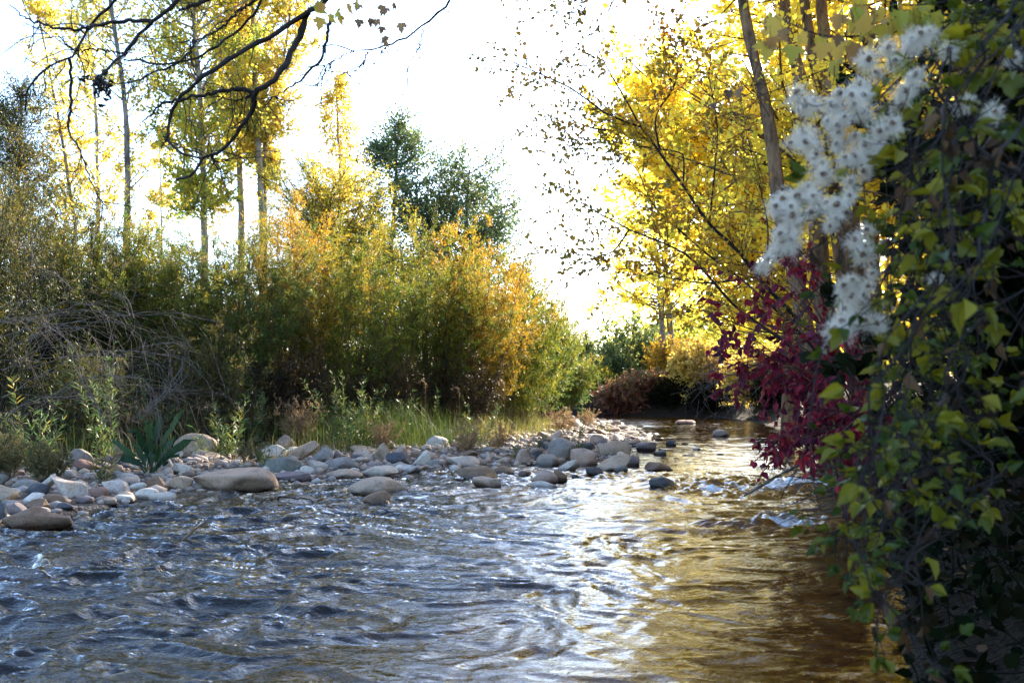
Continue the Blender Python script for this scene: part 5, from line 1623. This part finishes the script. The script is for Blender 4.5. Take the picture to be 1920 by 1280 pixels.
# tall drooping grass seed stems
for i, (u, v, top, label) in enumerate([(797, 830, 712, 'tall pale grass stem with a nodding seed head behind the white smooth boulder'), (945, 820, 712, 'tall pale grass stem with a nodding seed head near the far grass'),
                                        (860, 835, 725, 'tall pale grass stem with a nodding seed head in the middle of the grass')]):
    x, y, z = ground_at(u, v); r = np.random.default_rng(880 + i); h = (v - top) * y / F
    root = empty('grass_stem', (x, y, z), label, 'grass stem')
    P = smooth_line([(x, y, z), (x + .01, y, z + h * .6), (x, y, z + h * .95), (x - .05, y, z + h), (x - .10, y, z + h * .95)], 16)
    mesh_obj('stem', [tubes(P[None], np.full((1, 16), .004), 4)], M_WEED, root)
    mesh_obj('seed_head', [twig_leaves(r, P[None, 10:], 80, 'blade', .03, .008, .6, 0, .1, .006)], M_WEED, root)

# grass: nobody could count it
rng = np.random.default_rng(890)
x = rng.uniform(-9, 3.3, 260000); y = rng.uniform(8, 33, 260000)
dl = seg_dist(x, y, LEFT); wet = in_poly(x, y, POLY)
u = 960 + x * F / y
dens = sstep(1.5, 2.7, dl + .5 * vnoise(x * 1.1, y * 1.1, seed=4)) * sstep(7.5, 5.0, dl) * (.12 + .88 * sstep(480, 660, u))
dens = dens * (.35 + .65 * (vnoise(x * .9, y * .9, seed=8) > -.25))
ok = (~wet) & (dl < 8) & (u > -60) & (rng.random(len(x)) < dens * .95)
x, y = x[ok], y[ok]
zz = ground_z(x, y)
n = len(x)
hgt = rng.uniform(.18, .62, n) * (.5 + .5 * sstep(1.6, 3.4, dl[ok])) * (1 + .35 * vnoise(x * .7, y * .7, seed=6))
a = rng.uniform(0, 6.28, n)
out = np.stack([np.cos(a), np.sin(a), np.zeros(n)], -1)
lean = rng.uniform(.05, .6, n)[:, None]
p0 = np.stack([x, y, zz - .02], -1)
p1 = p0 + (out * lean * .35 + [0, 0, .6]) * hgt[:, None]
p2 = p0 + (out * lean + [0, 0, .95]) * hgt[:, None]
sd_ = np.stack([-np.sin(a), np.cos(a), np.zeros(n)], -1) * .0024
V = np.stack([p0 - sd_, p0 + sd_, p1 + sd_ * .8, p1 - sd_ * .8, p2 + sd_ * .1, p2 - sd_ * .1], 1)
r = np.clip(.5 * rng.random(n) + .3 + .35 * vnoise(x * .8, y * .8, seed=12), 0, 1)
g = mesh_obj('grass', [(V.reshape(-1, 3), np.concatenate([np.arange(n)[:, None] * 6 + [0, 1, 2, 3], np.arange(n)[:, None] * 6 + [3, 2, 4, 5]]), np.r_[r, r])], M_GRASS)
tag(g, 'tall mixed green and straw coloured grass along the edge of the gravel bar', 'grass', kind='stuff')
# fallen leaves and litter under the bushes of the right bank and the thicket
x = rng.uniform(-9, 9, 30000); y = rng.uniform(2, 30, 30000)
wet = in_poly(x, y, POLY); dl = np.minimum(seg_dist(x, y, LEFT), seg_dist(x, y, RIGHT))
ok = (~wet) & (dl > .15)
x, y = x[ok][:9000], y[ok][:9000]
p = np.stack([x, y, ground_z(x, y) + .012], -1)
lt = mesh_obj('leaf_litter', [leaf_chunk(rng, p, rng.normal(size=p.shape) * [1, 1, .15], .055, .035, 'oval', rng.random(len(p)), rng.normal(0, .25, p.shape) + [0, 0, 1])], M_DRY)
tag(lt, 'fallen brown leaves scattered on the banks', 'leaf litter', kind='stuff')

# low growth and trailing twigs over the right bank, its shade in their colour
rng = np.random.default_rng(895)
x = rng.uniform(.9, 9, 60000); y = rng.uniform(1.2, 16, 60000)
wet = in_poly(x, y, POLY); dr = seg_dist(x, y, RIGHT)
ok = (~wet) & (dr < 3.2) & (dr < seg_dist(x, y, LEFT))
x, y, dr = x[ok][:13000], y[ok][:13000], dr[ok][:13000]
n = len(x)
p = np.stack([x, y, ground_z(x, y) + rng.random(n) ** 2 * .30 * sstep(-.05, .4, dr)], -1)
T = grow(rng, p[:900] - [0, 0, .03], rng.normal(size=(900, 3)) + [-.3, 0, .5], rng.uniform(.1, .5, 900), 6, .25, -.04)
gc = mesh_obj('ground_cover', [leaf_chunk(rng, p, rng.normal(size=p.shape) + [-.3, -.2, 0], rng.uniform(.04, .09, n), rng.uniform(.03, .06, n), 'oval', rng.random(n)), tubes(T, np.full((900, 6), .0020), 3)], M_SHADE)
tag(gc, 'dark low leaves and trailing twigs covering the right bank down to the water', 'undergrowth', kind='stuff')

# ------------------------------------------------------------------ sticks in the water and the twig tangle on the right
def stick(label, pts, r0, seed, cat='stick', bark=None, name='stick'):
    r = np.random.default_rng(seed)
    P = smooth_line(pts, 22) + .002 * r.normal(size=(22, 3))
    o = mesh_obj(name, [tubes(P[None], (r0 * np.linspace(1, .45, 22) * (1 + .08 * r.normal(size=22)))[None], 7)], bark or B_STEM, smooth=True, origin=P[0])
    tag(o, label, cat)
    return o


def wp(u, v, z=0.0):
    Y = (CAM_H - z) * F / (v - HOR)
    return np.array([(u - 960) * Y / F, Y, z])


a = wp(322, 1033, -.03)
stick('thin brown stick standing slanted out of the water at the lower left', [a, at(352, 1003, a[1] + .02), at(388, 974, a[1] + .05)], .012, 901, bark=B_BROWN)
a = wp(523, 937, .03); c = wp(597, 942, .0)
stick('dark curved stick caught in the current below the biggest tan boulder', [a + [0, 0, -.05], at(524, 931, a[1]), at(550, 934, a[1] - .03), at(580, 936, a[1] - .08), c + [0, -.1, -.04]], .008, 902, bark=B_DARK)
root_p = ground_pt(1640, 7.4)
P0 = []
rng = np.random.default_rng(905)
tang = empty('driftwood_tangle', root_p, 'tangle of grey fallen twigs lying at the water under the red dogwood', 'driftwood')
for k in range(90):
    Yk = rng.uniform(6.2, 8.2)
    u0, v0 = rng.uniform(1560, 1720), rng.uniform(850, 960)
    e = at(u0 - rng.uniform(40, 190), v0 + rng.uniform(-40, 60), Yk)
    s = at(u0, v0, Yk + .1)
    e[2] = max(e[2], .0); s[2] = max(s[2], .03)
    P0.append(smooth_line([s, s * .5 + e * .5 + rng.normal(0, .05, 3) + [0, 0, .05], e], 12))
P0 = np.array(P0)
mesh_obj('twig', [tubes(P0, (.0045 * rng.uniform(.5, 1.5, len(P0)))[:, None] * np.linspace(1, .3, 12)[None], 4)], B_TWIG, tang, smooth=True)
stick('long grey fallen branch sloping down into the rapids on the right', [at(1700, 830, 7.6), at(1560, 850, 7.5), at(1480, 880, 7.4), at(1395, 930, 7.3)], .016, 907, 'branch', B_TWIG, 'fallen_branch')
# leafless hanging twigs over the far pool
rng = np.random.default_rng(910)
tw = empty('hanging_twigs', at(1345, 690, 14), 'grey leafless twigs drooping to the water left of the red leaves', 'branch')
P0 = []
for k in range(26):
    u0, v0 = rng.uniform(1280, 1430), rng.uniform(650, 740)
    P0.append(smooth_line([at(1480, 660, 14.5), at(u0, v0, 14), at(u0 + rng.normal(0, 20), v0 + 50, 14), at(u0 + rng.normal(0, 30), min(v0 + rng.uniform(60, 120), 850), 14)], 14))
P0 = np.array(P0)
mesh_obj('twig', [tubes(P0, np.full((26, 14), .005) * np.linspace(1, .4, 14)[None], 4)], B_TWIG, tw, smooth=True)
